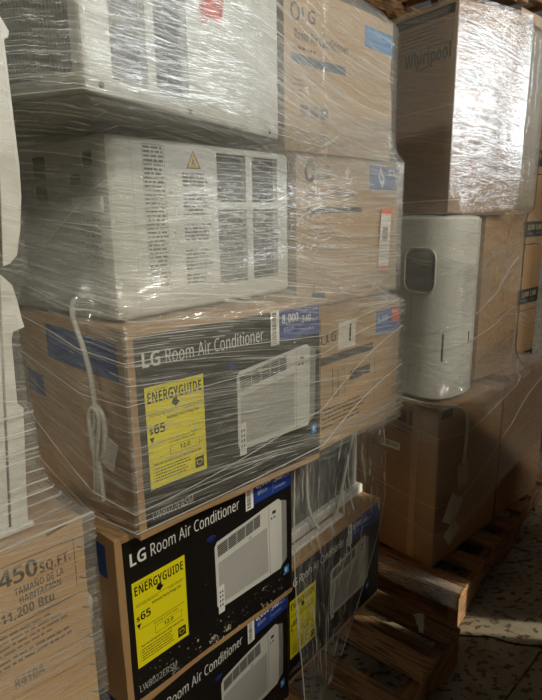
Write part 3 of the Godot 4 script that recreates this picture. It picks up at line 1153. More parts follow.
func stack_one():
	pallet("worn wooden pallet with bare deck boards showing before the black cartons", at_corner(Vector3(0.604, 0, -1.572), 0.855, 1.16), 0.855, 1.16, 1.02, 3)
	black_carton("black air conditioner carton lowest and nearest, mostly cut off by the picture's bottom edge", A1[0], A1[1], 0.497, 0.379, 11, 140, "8,000", "340", "")
	black_carton("black carton with yellow label resting on the bare pallet boards", B1[0], B1[1], 0.545, 0.379, 12, 60, "8,000", "340", "65")
	black_carton("scuffed black carton with clear yellow cost label, second from the bottom", A2[0], A2[1], 0.492, 0.379, 13, 150, "8,000", "340", "65")
	black_carton("black carton with yellow label under hazy film, beneath the white appliance", A3[0], A3[1], 0.487, 0.3815, 14, 0, "8,000", "340", "65")
	# brown cartons on the right half
	var t := carton("one", "brown_appliance_carton", "brown carton with blue and orange corner marks, level with filmed black carton", B3[0], B3[1], 0.358, 0.3285, 0.38, brown_front(3, 0.358, 0.3285, 21), M.kraft, 21, 0.005, "brown cartons under hazy film")
	t = carton("one", "brown_appliance_carton", "brown carton with blue diamond-marked corner, beside the white grilled appliance", B4[0], B4[1], 0.477, 0.369, 0.38, brown_front(4, 0.477, 0.369, 22), M.kraft, 22, 0.006, "brown cartons under hazy film", [Rect2(0.068, 0.020, 0.055, 0.020)])
	var c := Canvas.new(0.055, 0.175, 3000, Color(0.86, 0.85, 0.82))
	c.rect(0, 0, 0.055, 0.014, Color(0.9, 0.36, 0.16))
	c.rect(0, 0.16, 0.055, 0.015, Color(0.85, 0.45, 0.32))
	c.rect(0.012, 0.05, 0.03, 0.04, Color(0.6, 0.58, 0.55))
	paragraph(c, 0.006, 0.1, 0.042, 5, 0.008, 0.003, Color(0.5, 0.48, 0.45), rng(3))
	part("shipping_sticker", sheet_mesh(0.055, 0.175), print_mat(c), t, Vector3(0.365, 0.369 - 0.30, 0.0006), Vector3(0, 0, -0.06)).set_meta("label", "white sticker with orange ends")
	part("torn_flap", box_at(Vector3(0.068, 0.039, 0.001), Vector3(0.10, 0.062, 0.0035), 0.001), M.kraft, t, Vector3.ZERO, Vector3(0.0, 0, 0))
	carton("one", "brown_appliance_carton", "topmost brown carton with light blue corner panel, beside the louvred grey cabinet", B5[0], B5[1], 0.46, 0.363, 0.38, brown_front(5, 0.46, 0.363, 23), M.kraft, 23, 0.006, "brown cartons under hazy film")
	unit_white()
	unit_top()
	unit_dark()

func unit_white():
	var w := 0.505
	var h := 0.312
	var t := thing("window_air_conditioner", "unboxed white appliance with black grilles and columns of small print", "air conditioner", A4[0], A4[1], "unboxed air conditioners")
	var c := Canvas.new(w, h, 2600, Color(0.83, 0.83, 0.80))
	var r := rng(61)
	var ink := Color(0.16, 0.16, 0.16)
	paragraph(c, 0.078, 0.016, 0.046, 34, 0.0072, 0.0040, ink, r, 0.12)
	for k in 9:
		c.rect(0.076, 0.013 + k * 0.028, 0.049, 0.0007, ink)
	c.rect(0.0755, 0.013, 0.0007, 0.25, ink)
	c.rect(0.1245, 0.013, 0.0007, 0.25, ink)
	c.poly([Vector2(0.196, 0.016), Vector2(0.215, 0.049), Vector2(0.177, 0.049)], Color(0.12, 0.12, 0.1))
	c.poly([Vector2(0.196, 0.021), Vector2(0.2105, 0.0465), Vector2(0.1815, 0.0465)], Color(0.90, 0.74, 0.10))
	c.text("A", 0.190, 0.044, 0.016, Color(0.1, 0.1, 0.1), true)
	for b in [[0.056, 4], [0.094, 6], [0.148, 5], [0.196, 6], [0.242, 3]]:
		paragraph(c, 0.166, b[0], 0.072, b[1], 0.0068, 0.0038, ink, r, 0.3)
	c.rect(0.052, 0.004, 0.0009, h - 0.008, Color(0.5, 0.5, 0.48))
	c.rect(0.135, 0.09, 0.004, 0.004, ink)
	c.rect(0.14, 0.162, 0.003, 0.003, ink)
	var front := print_mat(c, 0.4)
	var grilles := []
	for x in [0.258, 0.364]:
		grilles.append(Rect2(x, h - 0.108, 0.086, 0.092))
		grilles.append(Rect2(x, h - 0.270, 0.086, 0.148))
	# side openings: u runs from the back (0) to the front (0.45)
	var opens := [Rect2(0.235, 0.245, 0.040, 0.040), Rect2(0.235, 0.205, 0.040, 0.030), Rect2(0.390, 0.258, 0.025, 0.027), Rect2(0.35, 0.232, 0.03, 0.018)]
	for i in 6:
		for j in 9:
			opens.append(Rect2(0.368 + i * 0.010, 0.10 + j * 0.009, 0.004, 0.004))
	part("cabinet", soft_box(w, h, 0.45, 0.012, 0.0, 62, [front, M.grey_metal, M.grey_metal], 0.028, grilles, opens), null, t)
	for r_ in grilles:
		slat_grille(t, r_, 0.0115, M.white, -0.3, 0.0035)
	part("condenser_coil", box_at(Vector3(0.24, 0.03, -0.075), Vector3(0.47, h - 0.012, -0.05), 0.002), M.fins, t)
	part("name_tab", box_at(Vector3(-0.0025, 0.186, -0.10), Vector3(0.004, 0.212, -0.016), 0.001), M.white, t)
	# mains lead hanging down beside the carton below, bundled in a loop with its tag
	var x := -0.026
	var dz := 0.082
	var lead := [[0.012, 0.02, -0.2], [-0.006, 0.035, -0.195], [x, 0.01, -0.175], [x, -0.05, -0.15], [x, -0.11, -0.135], [x - 0.004, -0.18, -0.13], [x - 0.006, -0.225, -0.145], [x - 0.006, -0.245, -0.122], [x - 0.006, -0.215, -0.105], [x - 0.004, -0.165, -0.105], [x - 0.004, -0.148, -0.125], [x - 0.004, -0.17, -0.145], [x - 0.006, -0.24, -0.128], [x - 0.006, -0.33, -0.125]].map(func(p): return Vector3(p[0], p[1], p[2] + dz))
	part("power_cord", tube_mesh(lead, 0.0048, 8, 8), M.cord, t)
	var bundle := [[x - 0.004, -0.33, -0.138], [x - 0.008, -0.25, -0.128], [x - 0.008, -0.17, -0.112], [x - 0.008, -0.15, -0.127], [x - 0.008, -0.175, -0.142], [x - 0.008, -0.25, -0.136], [x - 0.004, -0.325, -0.15]].map(func(p): return Vector3(p[0], p[1], p[2] + dz))
	part("cord_bundle", tube_mesh(bundle, 0.0045, 8, 8), M.cord, t)
	part("cord_tag", box_at(Vector3(-0.0005, -0.06, -0.02), Vector3(0.0005, 0.0, 0.02), 0.0), M.paper, t, Vector3(x - 0.006, -0.200, -0.085 + dz), Vector3(0.35, 0, 0))
	note_solid("one", A4[0], A4[1], w, h, 0.45, 0.028)
	var cp: Vector3 = t.transform * Vector3(x - 0.016, 0, -0.13 + dz)
	solids["one"].append([PackedVector2Array([Vector2(cp.x, cp.z)]), 0.93, 1.31])

func unit_top():
	var w := 0.61
	var h := 0.40
	var t := thing("window_air_conditioner", "large grey-white cabinet with two columns of louvres, topmost of the near stack", "air conditioner", A5[0], A5[1], "unboxed air conditioners")
	var grilles := [Rect2(0.055, 0.024, 0.082, h - 0.054), Rect2(0.158, 0.024, 0.090, h - 0.054)]
	# the side is open between its sheet-metal flanges, showing the coil
	part("cabinet", soft_box(w, h, 0.45, 0.006, 0.0, 71, [M.white_matte, M.grey_metal, M.grey_metal], 0.0, grilles, [Rect2(0.012, 0.022, 0.418, h - 0.042)]), null, t)
	for r_ in grilles:
		slat_grille(t, r_, 0.0125, M.white_matte, -0.45, 0.0035)
	part("condenser_coil", box_at(Vector3(0.008, 0.015, -0.44), Vector3(0.016, h - 0.015, -0.016), 0.0), M.fins, t)
	part("rear_coil", box_at(Vector3(0.05, 0.02, -0.075), Vector3(0.26, h - 0.02, -0.05), 0.0), M.fins, t)
	var fm := box_at(Vector3(0.003, 0.016, -0.0009), Vector3(0.010, h - 0.016, 0.0009), 0.0)
	for k in 60:
		part("coil_fin", fm, M.fins, t, Vector3(0, 0, -0.026 - k * 0.0068))
	for k in [[0.248, 0.010], [0.56, 0.012], [0.03, 0.012]]:
		var s := CylinderMesh.new()
		s.top_radius = 0.004
		s.bottom_radius = 0.0045
		s.height = 0.003
		s.radial_segments = 10
		s.rings = 0
		part("screw", s, M.iron, t, Vector3(k[0], k[1], 0.001), Vector3(PI / 2, 0, 0))
	# torn red sticker
	var red := tri_mat(noise_tex(0.03, [[0.3, Color(0.72, 0.20, 0.12)], [0.7, Color(0.82, 0.30, 0.19)]], 128, 8, 3), 0.5, 6.0)
	var o := PackedVector2Array([Vector2(0.282, 0.30), Vector2(0.372, 0.30), Vector2(0.376, 0.22), Vector2(0.366, 0.184), Vector2(0.354, 0.168), Vector2(0.330, 0.176), Vector2(0.306, 0.158), Vector2(0.292, 0.162)])
	part("torn_sticker", extruded(o, 0.0012, 0.0002), red, t, Vector3(0, 0, 0.0012)).set_meta("label", "torn red sticker")
	part("base_pan", box_at(Vector3(0.012, -0.006, -0.44), Vector3(w - 0.012, 0.001, -0.012), 0.002), M.grey_metal, t)
	note_solid("one", A5[0], A5[1], w, h, 0.45)

func unit_dark():
	# grey appliance standing back on the right lower carton
	var yaw: float = B1[1]
	var u := Vector3(cos(yaw), 0, -sin(yaw))
	var n := Vector3(sin(yaw), 0, cos(yaw))
	var w := 0.47
	var h := 0.365
	var at: Vector3 = B1[0] + u * 0.055 - n * 0.085 + Vector3(0, 0.380, 0)
	var t := thing("window_air_conditioner", "dark grey appliance with white base and looped cord, wedged above the lower carton", "air conditioner", at, yaw, "unboxed air conditioners")
	part("cabinet", soft_box(w, h - 0.03, 0.32, 0.008, 0.002, 81, [mat(Color(0.36, 0.37, 0.36), 0.45), M.grey_metal, M.grey_metal]), null, t, Vector3(0, 0.03, 0))
	part("base_tray", box_at(Vector3(-0.004, 0.0, -0.33), Vector3(w + 0.01, 0.034, 0.018), 0.004), M.white, t)
	part("power_cord", tube_mesh([Vector3(0.13, 0.36, 0.004), Vector3(0.15, 0.30, 0.012), Vector3(0.145, 0.2, 0.02), Vector3(0.14, 0.10, 0.03), Vector3(0.17, 0.02, 0.045), Vector3(0.235, -0.012 + 0.018, 0.05), Vector3(0.30, 0.045, 0.035), Vector3(0.36, 0.14, 0.022), Vector3(0.42, 0.26, 0.014), Vector3(0.44, 0.33, 0.008)], 0.0052, 8, 8), M.cord, t)
	part("sill_strip", box_at(Vector3(0.02, 0.0, 0.03), Vector3(0.30, 0.012, 0.055), 0.003), M.white, t)
	note_solid("lower", at, yaw, w, h, 0.32)

# ------------------------------------------------------------ the stack behind on the right
func stack_two():
	var yaw := 0.88
	pallet("wooden pallet with silvery film along its edge under the plain brown cartons", Vector3(0.658, 0, -1.737), yaw, 1.18, 1.0, 5)
	var u := Vector3(cos(C1[1]), 0, -sin(C1[1]))
	var r := rng(40)
	var base := Color(0.60, 0.47, 0.33)
	var c := Canvas.new(0.50, 0.632, 1600, base)
	c.fibres(900, r, base)
	c.rect(0.012, 0.006, 0.075, 0.030, Color(0.16, 0.14, 0.12))
	c.text("FRAGILE", 0.30, 0.10, 0.03, Color(0.4, 0.31, 0.22), true)
	var sd := Canvas.new(0.40, 0.632, 1600, base)
	sd.fibres(900, r, base)
	for k in 3:
		sd.rect(0.24 - 0.05 * k + 0.03, 0.030, 0.036, 0.055, Color(0.33, 0.26, 0.19))
	paragraph(sd, 0.22, 0.10, 0.1, 2, 0.014, 0.006, Color(0.36, 0.29, 0.21), r)
	paragraph(sd, 0.285, 0.555, 0.07, 5, 0.011, 0.004, Color(0.7, 0.62, 0.5), r)
	var t := carton("two", "plain_carton", "plain brown carton with small barcode, lowest of the rear stack", C1[0], C1[1], 0.50, 0.632, 0.40, print_mat(c, 0.7), print_mat(sd, 0.7), 41, 0.004)
	var bc := Canvas.new(0.088, 0.030, 3000, Color.WHITE)
	bc.barcode(0, 0, 0.088, 0.030, false, rng(44))
	part("barcode_label", sheet_mesh(0.088, 0.03), print_mat(bc), t, Vector3(-0.0006, 0.632 - 0.198, -0.252), Vector3(0, -PI / 2, 0))
	for z in [-0.10, -0.335]:
		part("packing_tape", box_at(Vector3(-0.0007, 0.01, z - 0.014), Vector3(0.002, 0.622, z + 0.014), 0.0), M.tape, t)
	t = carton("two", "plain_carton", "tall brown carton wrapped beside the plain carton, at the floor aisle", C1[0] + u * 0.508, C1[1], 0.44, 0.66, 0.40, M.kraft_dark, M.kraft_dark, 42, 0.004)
	unit_portable()
	var u2 := Vector3(cos(U1[1]), 0, -sin(U1[1]))
	var n2 := Vector3(sin(U1[1]), 0, cos(U1[1]))
	t = carton("two", "brown_carton", "narrow brown carton wrapped beside the rounded white appliance", U1[0] + u2 * 0.285 - n2 * 0.03 + Vector3(0, 0.032, 0), U1[1], 0.30, 0.64, 0.33, M.kraft, M.kraft, 43, 0.004)
	part("yellow_tag", sheet_mesh(0.014, 0.06), mat(Color(0.78, 0.62, 0.16), 0.6), t, Vector3(0.10, 0.38, 0.0008))
	# tall printed carton on top
	var wd := 0.46
	var wh := 0.66
	var wb := Color(0.61, 0.475, 0.33)
	var sc := Canvas.new(wd, wh, 2000, wb)
	sc.fibres(900, r, wb)
	var ink := Color(0.07, 0.065, 0.07)
	sc.rect(wd - 0.30, 0.012, 0.285, 0.030, ink)
	sc.text("INSTALLATION REQUIREMENT", wd - 0.29, 0.034, 0.020, Color(0.55, 0.44, 0.32), true, 0.255)
	paragraph(sc, wd - 0.24, 0.056, 0.19, 5, 0.012, 0.004, Color(0.36, 0.28, 0.21), r)
	sc.line(Vector2(wd - 0.30, 0.122), Vector2(wd - 0.02, 0.122), 0.0015, ink)
	sc.line(Vector2(wd - 0.02, 0.044), Vector2(wd - 0.02, 0.122), 0.0015, ink)
	sc.text("Whirlpool", wd - 0.223, 0.172, 0.060, ink, true, 0.200)
	sc.ring(Vector2(wd - 0.118, 0.158), 0.054, 0.018, 0.004, ink, 0.3, PI * 1.55, -0.45)
	sc.text("R", wd - 0.29, 0.40, 0.03, ink, true)
	sc.rect(wd - 0.29, 0.43, 0.05, 0.002, ink)
	var fc := Canvas.new(0.372, wh, 1600, wb)
	fc.fibres(900, r, wb)
	fc.rect(0.07, 0.20, 0.05, 0.05, Color(0.25, 0.2, 0.16))
	paragraph(fc, 0.06, 0.07, 0.24, 4, 0.02, 0.008, Color(0.4, 0.31, 0.22), r)
	fc.text("HANDLE WITH CARE", 0.06, 0.36, 0.03, Color(0.3, 0.24, 0.18), true, 0.2)
	t = carton("two", "tall_printed_carton", "tall brown carton with big black lettering and gleaming wrapped side, topmost of rear stack", W1[0], W1[1], 0.372, wh, wd, print_mat(fc, 0.6), print_mat(sc, 0.65), 45, 0.003)
	var u3 := Vector3(cos(W1[1]), 0, -sin(W1[1]))
	var n3 := Vector3(sin(W1[1]), 0, cos(W1[1]))
	t = carton("two", "tall_printed_carton", "pale wrapped carton just behind the gleaming tall carton", W1[0] + u3 * 0.378 - n3 * 0.03 + Vector3(0, 0.006, 0), W1[1], 0.16, 0.63, 0.40, mat(Color(0.60, 0.55, 0.45), 0.6), M.kraft, 46, 0.003)

func unit_portable():
	var w := 0.275
	var h := 0.680
	var d := 0.36
	var t := thing("portable_air_conditioner", "tall white rounded appliance with grey oval handle recess", "air conditioner", U1[0], U1[1])
	part("housing", soft_box(w, h, d, 0.02, 0.0, 91, [M.white, M.white, M.white], 0.10, [Rect2(0.008, 0.16, 0.012, 0.10), Rect2(0.162, 0.213, 0.007, 0.044)], [Rect2(0.2195, 0.02, 0.0016, h - 0.30)]), null, t)
	# handle recess on the left face
	part("handle_recess", extruded(rounded_rect(-0.170, h - 0.268, 0.118, 0.146, 0.032), 0.012, 0.002), mat(Color(0.56, 0.56, 0.55), 0.5), t, Vector3(-0.001, 0, 0), Vector3(0, -PI / 2, 0)).set_meta("label", "grey rounded handle recess")
	part("recess_rim", rim_mesh(rounded_rect(-0.176, h - 0.274, 0.130, 0.158, 0.037), 0.003), M.white, t, Vector3(-0.001, 0, 0), Vector3(0, -PI / 2, 0))
	# lead lying over the carton's edge and hanging with its tags
	part("power_cord", tube_mesh([Vector3(-0.004, 0.012, -0.26), Vector3(-0.03, 0.012, -0.2), Vector3(-0.035, 0.012, -0.1), Vector3(-0.02, 0.010, -0.01), Vector3(0.03, 0.008, 0.05), Vector3(0.075, -0.03, 0.066), Vector3(0.085, -0.12, 0.066), Vector3(0.08, -0.22, 0.064)], 0.0055, 8, 8), M.cord, t)
	for k in [[0.075, -0.215, 0.12, 0.07, 0.10], [0.055, -0.345, -0.55, 0.09, 0.11], [0.06, -0.46, -0.9, 0.07, 0.08]]:
		part("cord_tag", box_at(Vector3(-k[3] * 0.5, -k[4], 0.0), Vector3(k[3] * 0.5, 0.0, 0.001), 0.0), M.tag, t, Vector3(k[0], k[1], 0.064), Vector3(0, 0, k[2]))
	note_solid("two", U1[0], U1[1], w, h, d, 0.10)
	var cp: Vector3 = t.transform * Vector3(0.07, 0, 0.073)
	solids["two"].append([PackedVector2Array([Vector2(cp.x, cp.z)]), 0.22, 0.78])

func rim_mesh(outline: PackedVector2Array, r: float) -> ArrayMesh:
	var p := PackedVector3Array()
	for q in outline: p.append(Vector3(q.x, q.y, 0))
	p.append(p[0])
	p.append(p[1])
	var st := begin()
	add_tube(st, p, r, 6)
	st.generate_normals()
	return st.commit()

# ------------------------------------------------------------ stack at the left edge
func stack_left():
	var yaw: float = K1[1]
	var u := Vector3(cos(yaw), 0, -sin(yaw))
	var w := 0.46
	var h := 0.602
	var at: Vector3 = K1[0] - u * w
	var floor_at := Vector3(at.x, 0, at.z) - u * 0.10 + Vector3(sin(yaw), 0, cos(yaw)) * 0.02
	pallet("wooden pallet under the tan carton with room size print", floor_at, yaw, 0.56, 0.62, 7)
	var kb := Color(0.75, 0.60, 0.40)
	var r := rng(50)
	carton("left", "plain_carton", "plain tan carton at the foot of the left stack", Vector3(at.x, 0.141, at.z), yaw, w, 0.307, 0.42, M.kraft, M.kraft, 52, 0.004)
	var c := Canvas.new(w, h, 2400, kb)
	c.fibres(1200, r, kb)
	var ink := Color(0.20, 0.17, 0.14)
	var x := w
	c.rect(x - 0.30, 0.028, 0.281, 0.0014, ink)
	c.rect(x - 0.0195, 0.028, 0.0014, 0.078, ink)
	c.text("1,450", x - 0.148, 0.060, 0.034, ink, true, 0.076)
	c.text("SQ.FT.", x - 0.069, 0.060, 0.020, ink, true, 0.044)
	c.text("TAMAÑO DE LA", x - 0.105, 0.077, 0.0145, ink, true, 0.068)
	c.text("HABITACIÓN", x - 0.100, 0.0915, 0.0145, ink, true, 0.058)
	c.text("11,200 Btu", x - 0.126, 0.110, 0.0195, ink, true, 0.072)
	c.rect(x - 0.30, 0.118, 0.272, 0.0012, ink)
	paragraph(c, x - 0.40, 0.126, 0.37, 4, 0.0085, 0.0036, Color(0.42, 0.34, 0.25), r, 0.1)
	paragraph(c, x - 0.40, 0.163, 0.37, 2, 0.0085, 0.0036, Color(0.36, 0.29, 0.21), r, 0.1)
	c.text("R410A", x - 0.121, 0.214, 0.022, Color(0.40, 0.32, 0.24), true, 0.042)
	for k in 9:
		c.line(Vector2(x - 0.014, 0.045 + k * 0.05), Vector2(x - 0.004, 0.052 + k * 0.05), 0.002, Color(0.3, 0.25, 0.2))
	c.line(Vector2(x - 0.055, 0.008), Vector2(x - 0.025, 0.003), 0.004, Color(0.2, 0.16, 0.12))
	carton("left", "tan_appliance_carton", "tan carton printed with room size in Spanish, cut by the left edge", Vector3(at.x, 0.449, at.z), yaw, w, h, 0.42, print_mat(c, 0.65), M.kraft, 51, 0.004)
	var top := 0.449 + h
	# lower white unit, its outline stepping in at a hand grip
	var o := PackedVector2Array([Vector2(-0.40, 0.002), Vector2(-0.066, 0.002), Vector2(-0.062, 0.06), Vector2(-0.053, 0.168), Vector2(-0.060, 0.176), Vector2(-0.057, 0.262), Vector2(-0.054, 0.271), Vector2(-0.039, 0.275), Vector2(-0.041, 0.285), Vector2(-0.044, 0.309), Vector2(-0.048, 0.330), Vector2(-0.060, 0.344), Vector2(-0.40, 0.350)])
	var n := Vector3(sin(yaw), 0, cos(yaw))
	var org: Vector3 = Vector3(K1[0].x, top, K1[0].z) - n * 0.03
	var t := thing("window_air_conditioner", "white stepped appliance edge standing on the tan carton", "air conditioner", org, yaw, "unboxed air conditioners")
	for piece in parted(o, Vector2(-0.090, 0.0), Vector2(-0.062, 0.35), 0.003):
		part("front_bezel", extruded(piece, 0.06, 0.0015), M.white_matte, t)
	part("cabinet", soft_box(0.30, 0.33, 0.16, 0.006, 0.002, 55, [M.white, M.white, M.white]), null, t, Vector3(-0.385, 0.004, -0.061))
	part("bezel_foot", box_at(Vector3(-0.30, 0.0, 0.0), Vector3(-0.06, 0.010, 0.010), 0.003), M.white, t)
	note_solid("left", org + u * -0.40, yaw, 0.345, 0.35, 0.22)
	o = PackedVector2Array([Vector2(-0.40, 0.004), Vector2(-0.060, 0.004), Vector2(-0.047, 0.008), Vector2(-0.037, 0.018), Vector2(-0.029, 0.050), Vector2(-0.023, 0.09), Vector2(-0.021, 0.128), Vector2(-0.0215, 0.20), Vector2(-0.022, 0.268), Vector2(-0.017, 0.271), Vector2(-0.015, 0.278), Vector2(-0.022, 0.290), Vector2(-0.03, 0.30), Vector2(-0.40, 0.31)])
	org += Vector3(0, 0.3485, 0)
	t = thing("window_air_conditioner", "white lipped appliance edge standing highest at the left", "air conditioner", org, yaw, "unboxed air conditioners")
	for piece in parted(o, Vector2(-0.059, 0.0), Vector2(-0.030, 0.31), 0.004):
		part("front_bezel", extruded(piece, 0.06, 0.0015), M.white_matte, t)
	part("cabinet", soft_box(0.30, 0.29, 0.16, 0.006, 0.002, 56, [M.white, M.white, M.white]), null, t, Vector3(-0.385, 0.006, -0.061))
	note_solid("left", org + u * -0.40, yaw, 0.366, 0.31, 0.22)

# ------------------------------------------------------------ far stack and what stands beside the aisle
func stack_far():
	var yaw := 0.75
	var at := Vector3(1.22, 0, -2.98)
	var u := Vector3(cos(yaw), 0, -sin(yaw))
	pallet("wooden pallet under the far banded cartons in the dark", at - u * 0.05, yaw, 1.1, 0.6, 9)
	var nums := ["6,000", "5,000", "5,000", "8,000", "8,000", "5,000"]
	var words := ["lowest of the far column", "second from the floor in the far column", "third from the floor in the far column", "fourth from the floor in the far column", "fifth from the floor in the far column", "topmost of the far column"]
	for k in 6:
		var w := 0.52
		var h := 0.375
		var c := Canvas.new(w, h, 1200, KRAFT.darkened(0.05))
		c.fibres(300, rng(100 + k), KRAFT.darkened(0.05))
		c.rect(0, 0.25, w, 0.085, INK)
		for x in [0.06, 0.30, 0.40]:
			c.text(nums[k], x, 0.298, 0.04, Color(0.7, 0.66, 0.5), true, 0.085)
			c.rect(x, 0.312, 0.07, 0.007, Color(0.4, 0.38, 0.33))
		carton("far", "banded_carton", "brown carton with black number band, " + words[k], at + Vector3(0, 0.141 + k * 0.3785, 0), yaw, w, h, 0.42, print_mat(c), M.kraft, 110 + k, 0.003, "banded cartons of the far column")
	# a loaded pallet resting on top, its boards just in the picture
	var py := 0.141 + 6 * 0.3785 + 0.001
	var pt := pallet("pale wooden pallet lying on top of the far cartons", at + Vector3(0, py, 0) - u * 0.75, yaw, 1.3, 0.62, 12)

func stacks_aside():
	# wrapped goods on the other side of the aisle, outside the picture, that shade the floor
	var dir := Vector3(0.9895, 0, 0.1445)
	var across := Vector3(-0.1445, 0, 0.9895)
	var gap := Vector3(1.98, 0, -1.565)
	var spots := [[Vector3(0.76, 0, 0.0), 0.0, 4], [gap - across * 0.035, -0.145, 4], [gap + across * 1.035, -0.145, 4], [Vector3(2.35, 0, -2.85), 0.0, 5]]
	var names := ["stack at the viewer's elbow", "stack across the aisle from the rear pallet", "stack across the aisle from the bare pallet", "stack beside the far banded cartons"]
	for i in spots.size():
		var at: Vector3 = spots[i][0]
		pallet("wooden pallet under the " + names[i], at + dir * -0.02, spots[i][1], 1.04, 1.0, 60 + i)
		for k in spots[i][2]:
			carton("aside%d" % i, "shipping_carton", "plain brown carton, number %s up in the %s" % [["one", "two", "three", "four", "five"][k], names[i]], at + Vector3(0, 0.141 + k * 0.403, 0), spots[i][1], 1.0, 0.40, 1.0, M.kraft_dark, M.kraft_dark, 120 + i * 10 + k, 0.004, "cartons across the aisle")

# ------------------------------------------------------------ films
func wraps():
	var s1: Array = solids["one"].filter(func(s): return s[1] > 0.85)
	var wr := wrap_of(s1, 0.885, 2.04)
	var t := thing("stretch_wrap", "streaky clear stretch film wound round the upper goods of the near stack", "plastic wrap")
	part("film_layer", wind(wr, 0.98, 2.0, 3.2, 0.52, 0.0, 0.0, 0.889, 2.03, 2.5), M.film_haze, t)
	part("film_layer", wind(wr, 2.0, 1.0, 2.6, 0.60, 0.004, 0.7, 0.891, 2.03, 2.2), M.film_clear, t)
	part("film_layer", wind(wr, 0.95, 1.95, 3.0, 0.50, 0.007, 1.3, 0.893, 2.03, 2.9), M.film_ply, t)
	part("film_hem", wind(wr, 0.925, 0.955, 1.0, 0.06, 0.010, 0.9, 0.89, 1.2, 2.2), M.film_haze, t)
	for p in [
		[[Vector3(-0.50, 1.335, -1.15), Vector3(-0.2605, 1.52, -0.944), Vector3(0.05, 1.46, -1.33), Vector3(0.36, 1.50, -1.55)], 0.0013],
		[[Vector3(-0.50, 1.47, -1.15), Vector3(-0.2605, 1.447, -0.944), Vector3(0.05, 1.50, -1.33), Vector3(0.36, 1.40, -1.55)], 0.0014],
		[[Vector3(-0.55, 1.30, -1.2), Vector3(-0.236, 1.232, -0.888), Vector3(0.108, 1.20, -1.225), Vector3(0.36, 1.235, -1.52)], 0.0016],
		[[Vector3(-0.55, 1.19, -1.2), Vector3(-0.236, 1.158, -0.888), Vector3(0.108, 1.16, -1.225), Vector3(0.36, 1.20, -1.52)], 0.0014],
		[[Vector3(-0.55, 1.06, -1.2), Vector3(-0.236, 0.962, -0.888), Vector3(0.108, 1.03, -1.225), Vector3(0.36, 1.16, -1.52)], 0.0016],
		[[Vector3(-0.55, 0.96, -1.2), Vector3(-0.236, 0.925, -0.888), Vector3(0.108, 0.94, -1.225), Vector3(0.36, 1.05, -1.52)], 0.0022],
		[[Vector3(-0.60, 1.66, -0.97), Vector3(-0.2383, 1.645, -0.80), Vector3(0.02, 1.632, -1.35), Vector3(0.30, 1.62, -1.42)], 0.0015],
		[[Vector3(-0.60, 1.635, -0.97), Vector3(-0.2383, 1.626, -0.80), Vector3(0.02, 1.61, -1.35), Vector3(0.30, 1.64, -1.42)], 0.0017],
	]:
		part("twisted_strand", strand(wr, p[0], p[1]), M.strand, t)
	# a bunched knot of film squeezed between the stacks
	var bp := Vector3(A2[0].x - sin(A2[1]) * 0.085 - cos(A2[1]) * 0.026, 0.725, A2[0].z - cos(A2[1]) * 0.085 + sin(A2[1]) * 0.026)
	var st := begin()
	var nzb := FastNoiseLite.new()
	nzb.frequency = 14.0
	st.set_smooth_group(0)
	var ball := func(i: int, j: int) -> Vector3:
		var a := PI * i / 16.0
		var b := TAU * (j % 24) / 24.0
		var d := Vector3(sin(a) * cos(b), cos(a), sin(a) * sin(b))
		return bp + d * Vector3(0.016, 0.042, 0.022) * (1.0 + 0.5 * nzb.get_noise_3dv(d * 0.1))
	for i in 16:
		for j in 24:
			var q0: Vector3 = ball.call(i, j)
			quad(st, q0, ball.call(i, j + 1), ball.call(i + 1, j + 1), ball.call(i + 1, j), (q0 + ball.call(i + 1, j + 1)) * 0.5 - bp)
	st.generate_normals()
	part("film", st.commit(), M.paper, thing("film_bunch", "white bunched film squeezed between tan carton and black carton", "plastic film"))
	var s2: Array = solids["two"]
	var w2 := wrap_of(s2, 0.145, 2.14)
	var t2 := thing("stretch_wrap", "shiny clear stretch film wound round the rear stack with the rounded appliance", "plastic wrap")
	part("film_layer", wind(w2, 0.40, 2.05, 4.2, 0.55, 0.0, 0.3, 0.15, 2.12, 2.5), M.film_ply, t2)
	part("film_layer", wind(w2, 2.15, 0.3, 4.6, 0.60, 0.004, 1.9, 0.15, 2.12, 2.0), M.film_clear, t2)
	part("film_layer", wind(w2, 1.60, 2.1, 2.4, 0.55, 0.007, 1.1, 1.40, 2.12, 2.7), M.film_clear, t2)
	for p in [
		[[Vector3(0.33, 0.735, -2.17), Vector3(0.5985, 0.672, -1.8823), Vector3(0.95, 0.76, -2.22), Vector3(1.25, 0.9, -2.5)], 0.0018],
		[[Vector3(0.33, 0.44, -2.17), Vector3(0.5985, 0.40, -1.8823), Vector3(0.95, 0.60, -2.22), Vector3(1.25, 0.74, -2.5)], 0.0018],
		[[Vector3(0.33, 0.36, -2.17), Vector3(0.5985, 0.29, -1.8823), Vector3(0.95, 0.40, -2.22)], 0.0015],
		[[Vector3(0.33, 1.08, -2.17), Vector3(0.605, 1.05, -1.925), Vector3(0.88, 1.16, -2.16), Vector3(1.1, 1.28, -2.3)], 0.0015],
		[[Vector3(0.33, 1.0, -2.17), Vector3(0.605, 0.985, -1.925), Vector3(0.88, 1.03, -2.16), Vector3(1.1, 1.08, -2.3)], 0.0015],
		[[Vector3(0.33, 1.79, -2.25), Vector3(0.606, 1.80, -1.962), Vector3(0.92, 1.86, -2.17)], 0.0014],
		[[Vector3(0.33, 1.72, -2.25), Vector3(0.606, 1.725, -1.962), Vector3(0.92, 1.68, -2.17)], 0.0014],
		[[Vector3(0.33, 1.49, -2.25), Vector3(0.606, 1.50, -1.962), Vector3(0.92, 1.52, -2.17)], 0.002],
	]:
		part("twisted_strand", strand(w2, p[0], p[1]), M.strand, t2)
	var w3 := wrap_of(solids["left"], 0.145, 1.70)
	var t3 := thing("stretch_wrap", "clear stretch film round the tan carton and white appliances at the left", "plastic wrap")
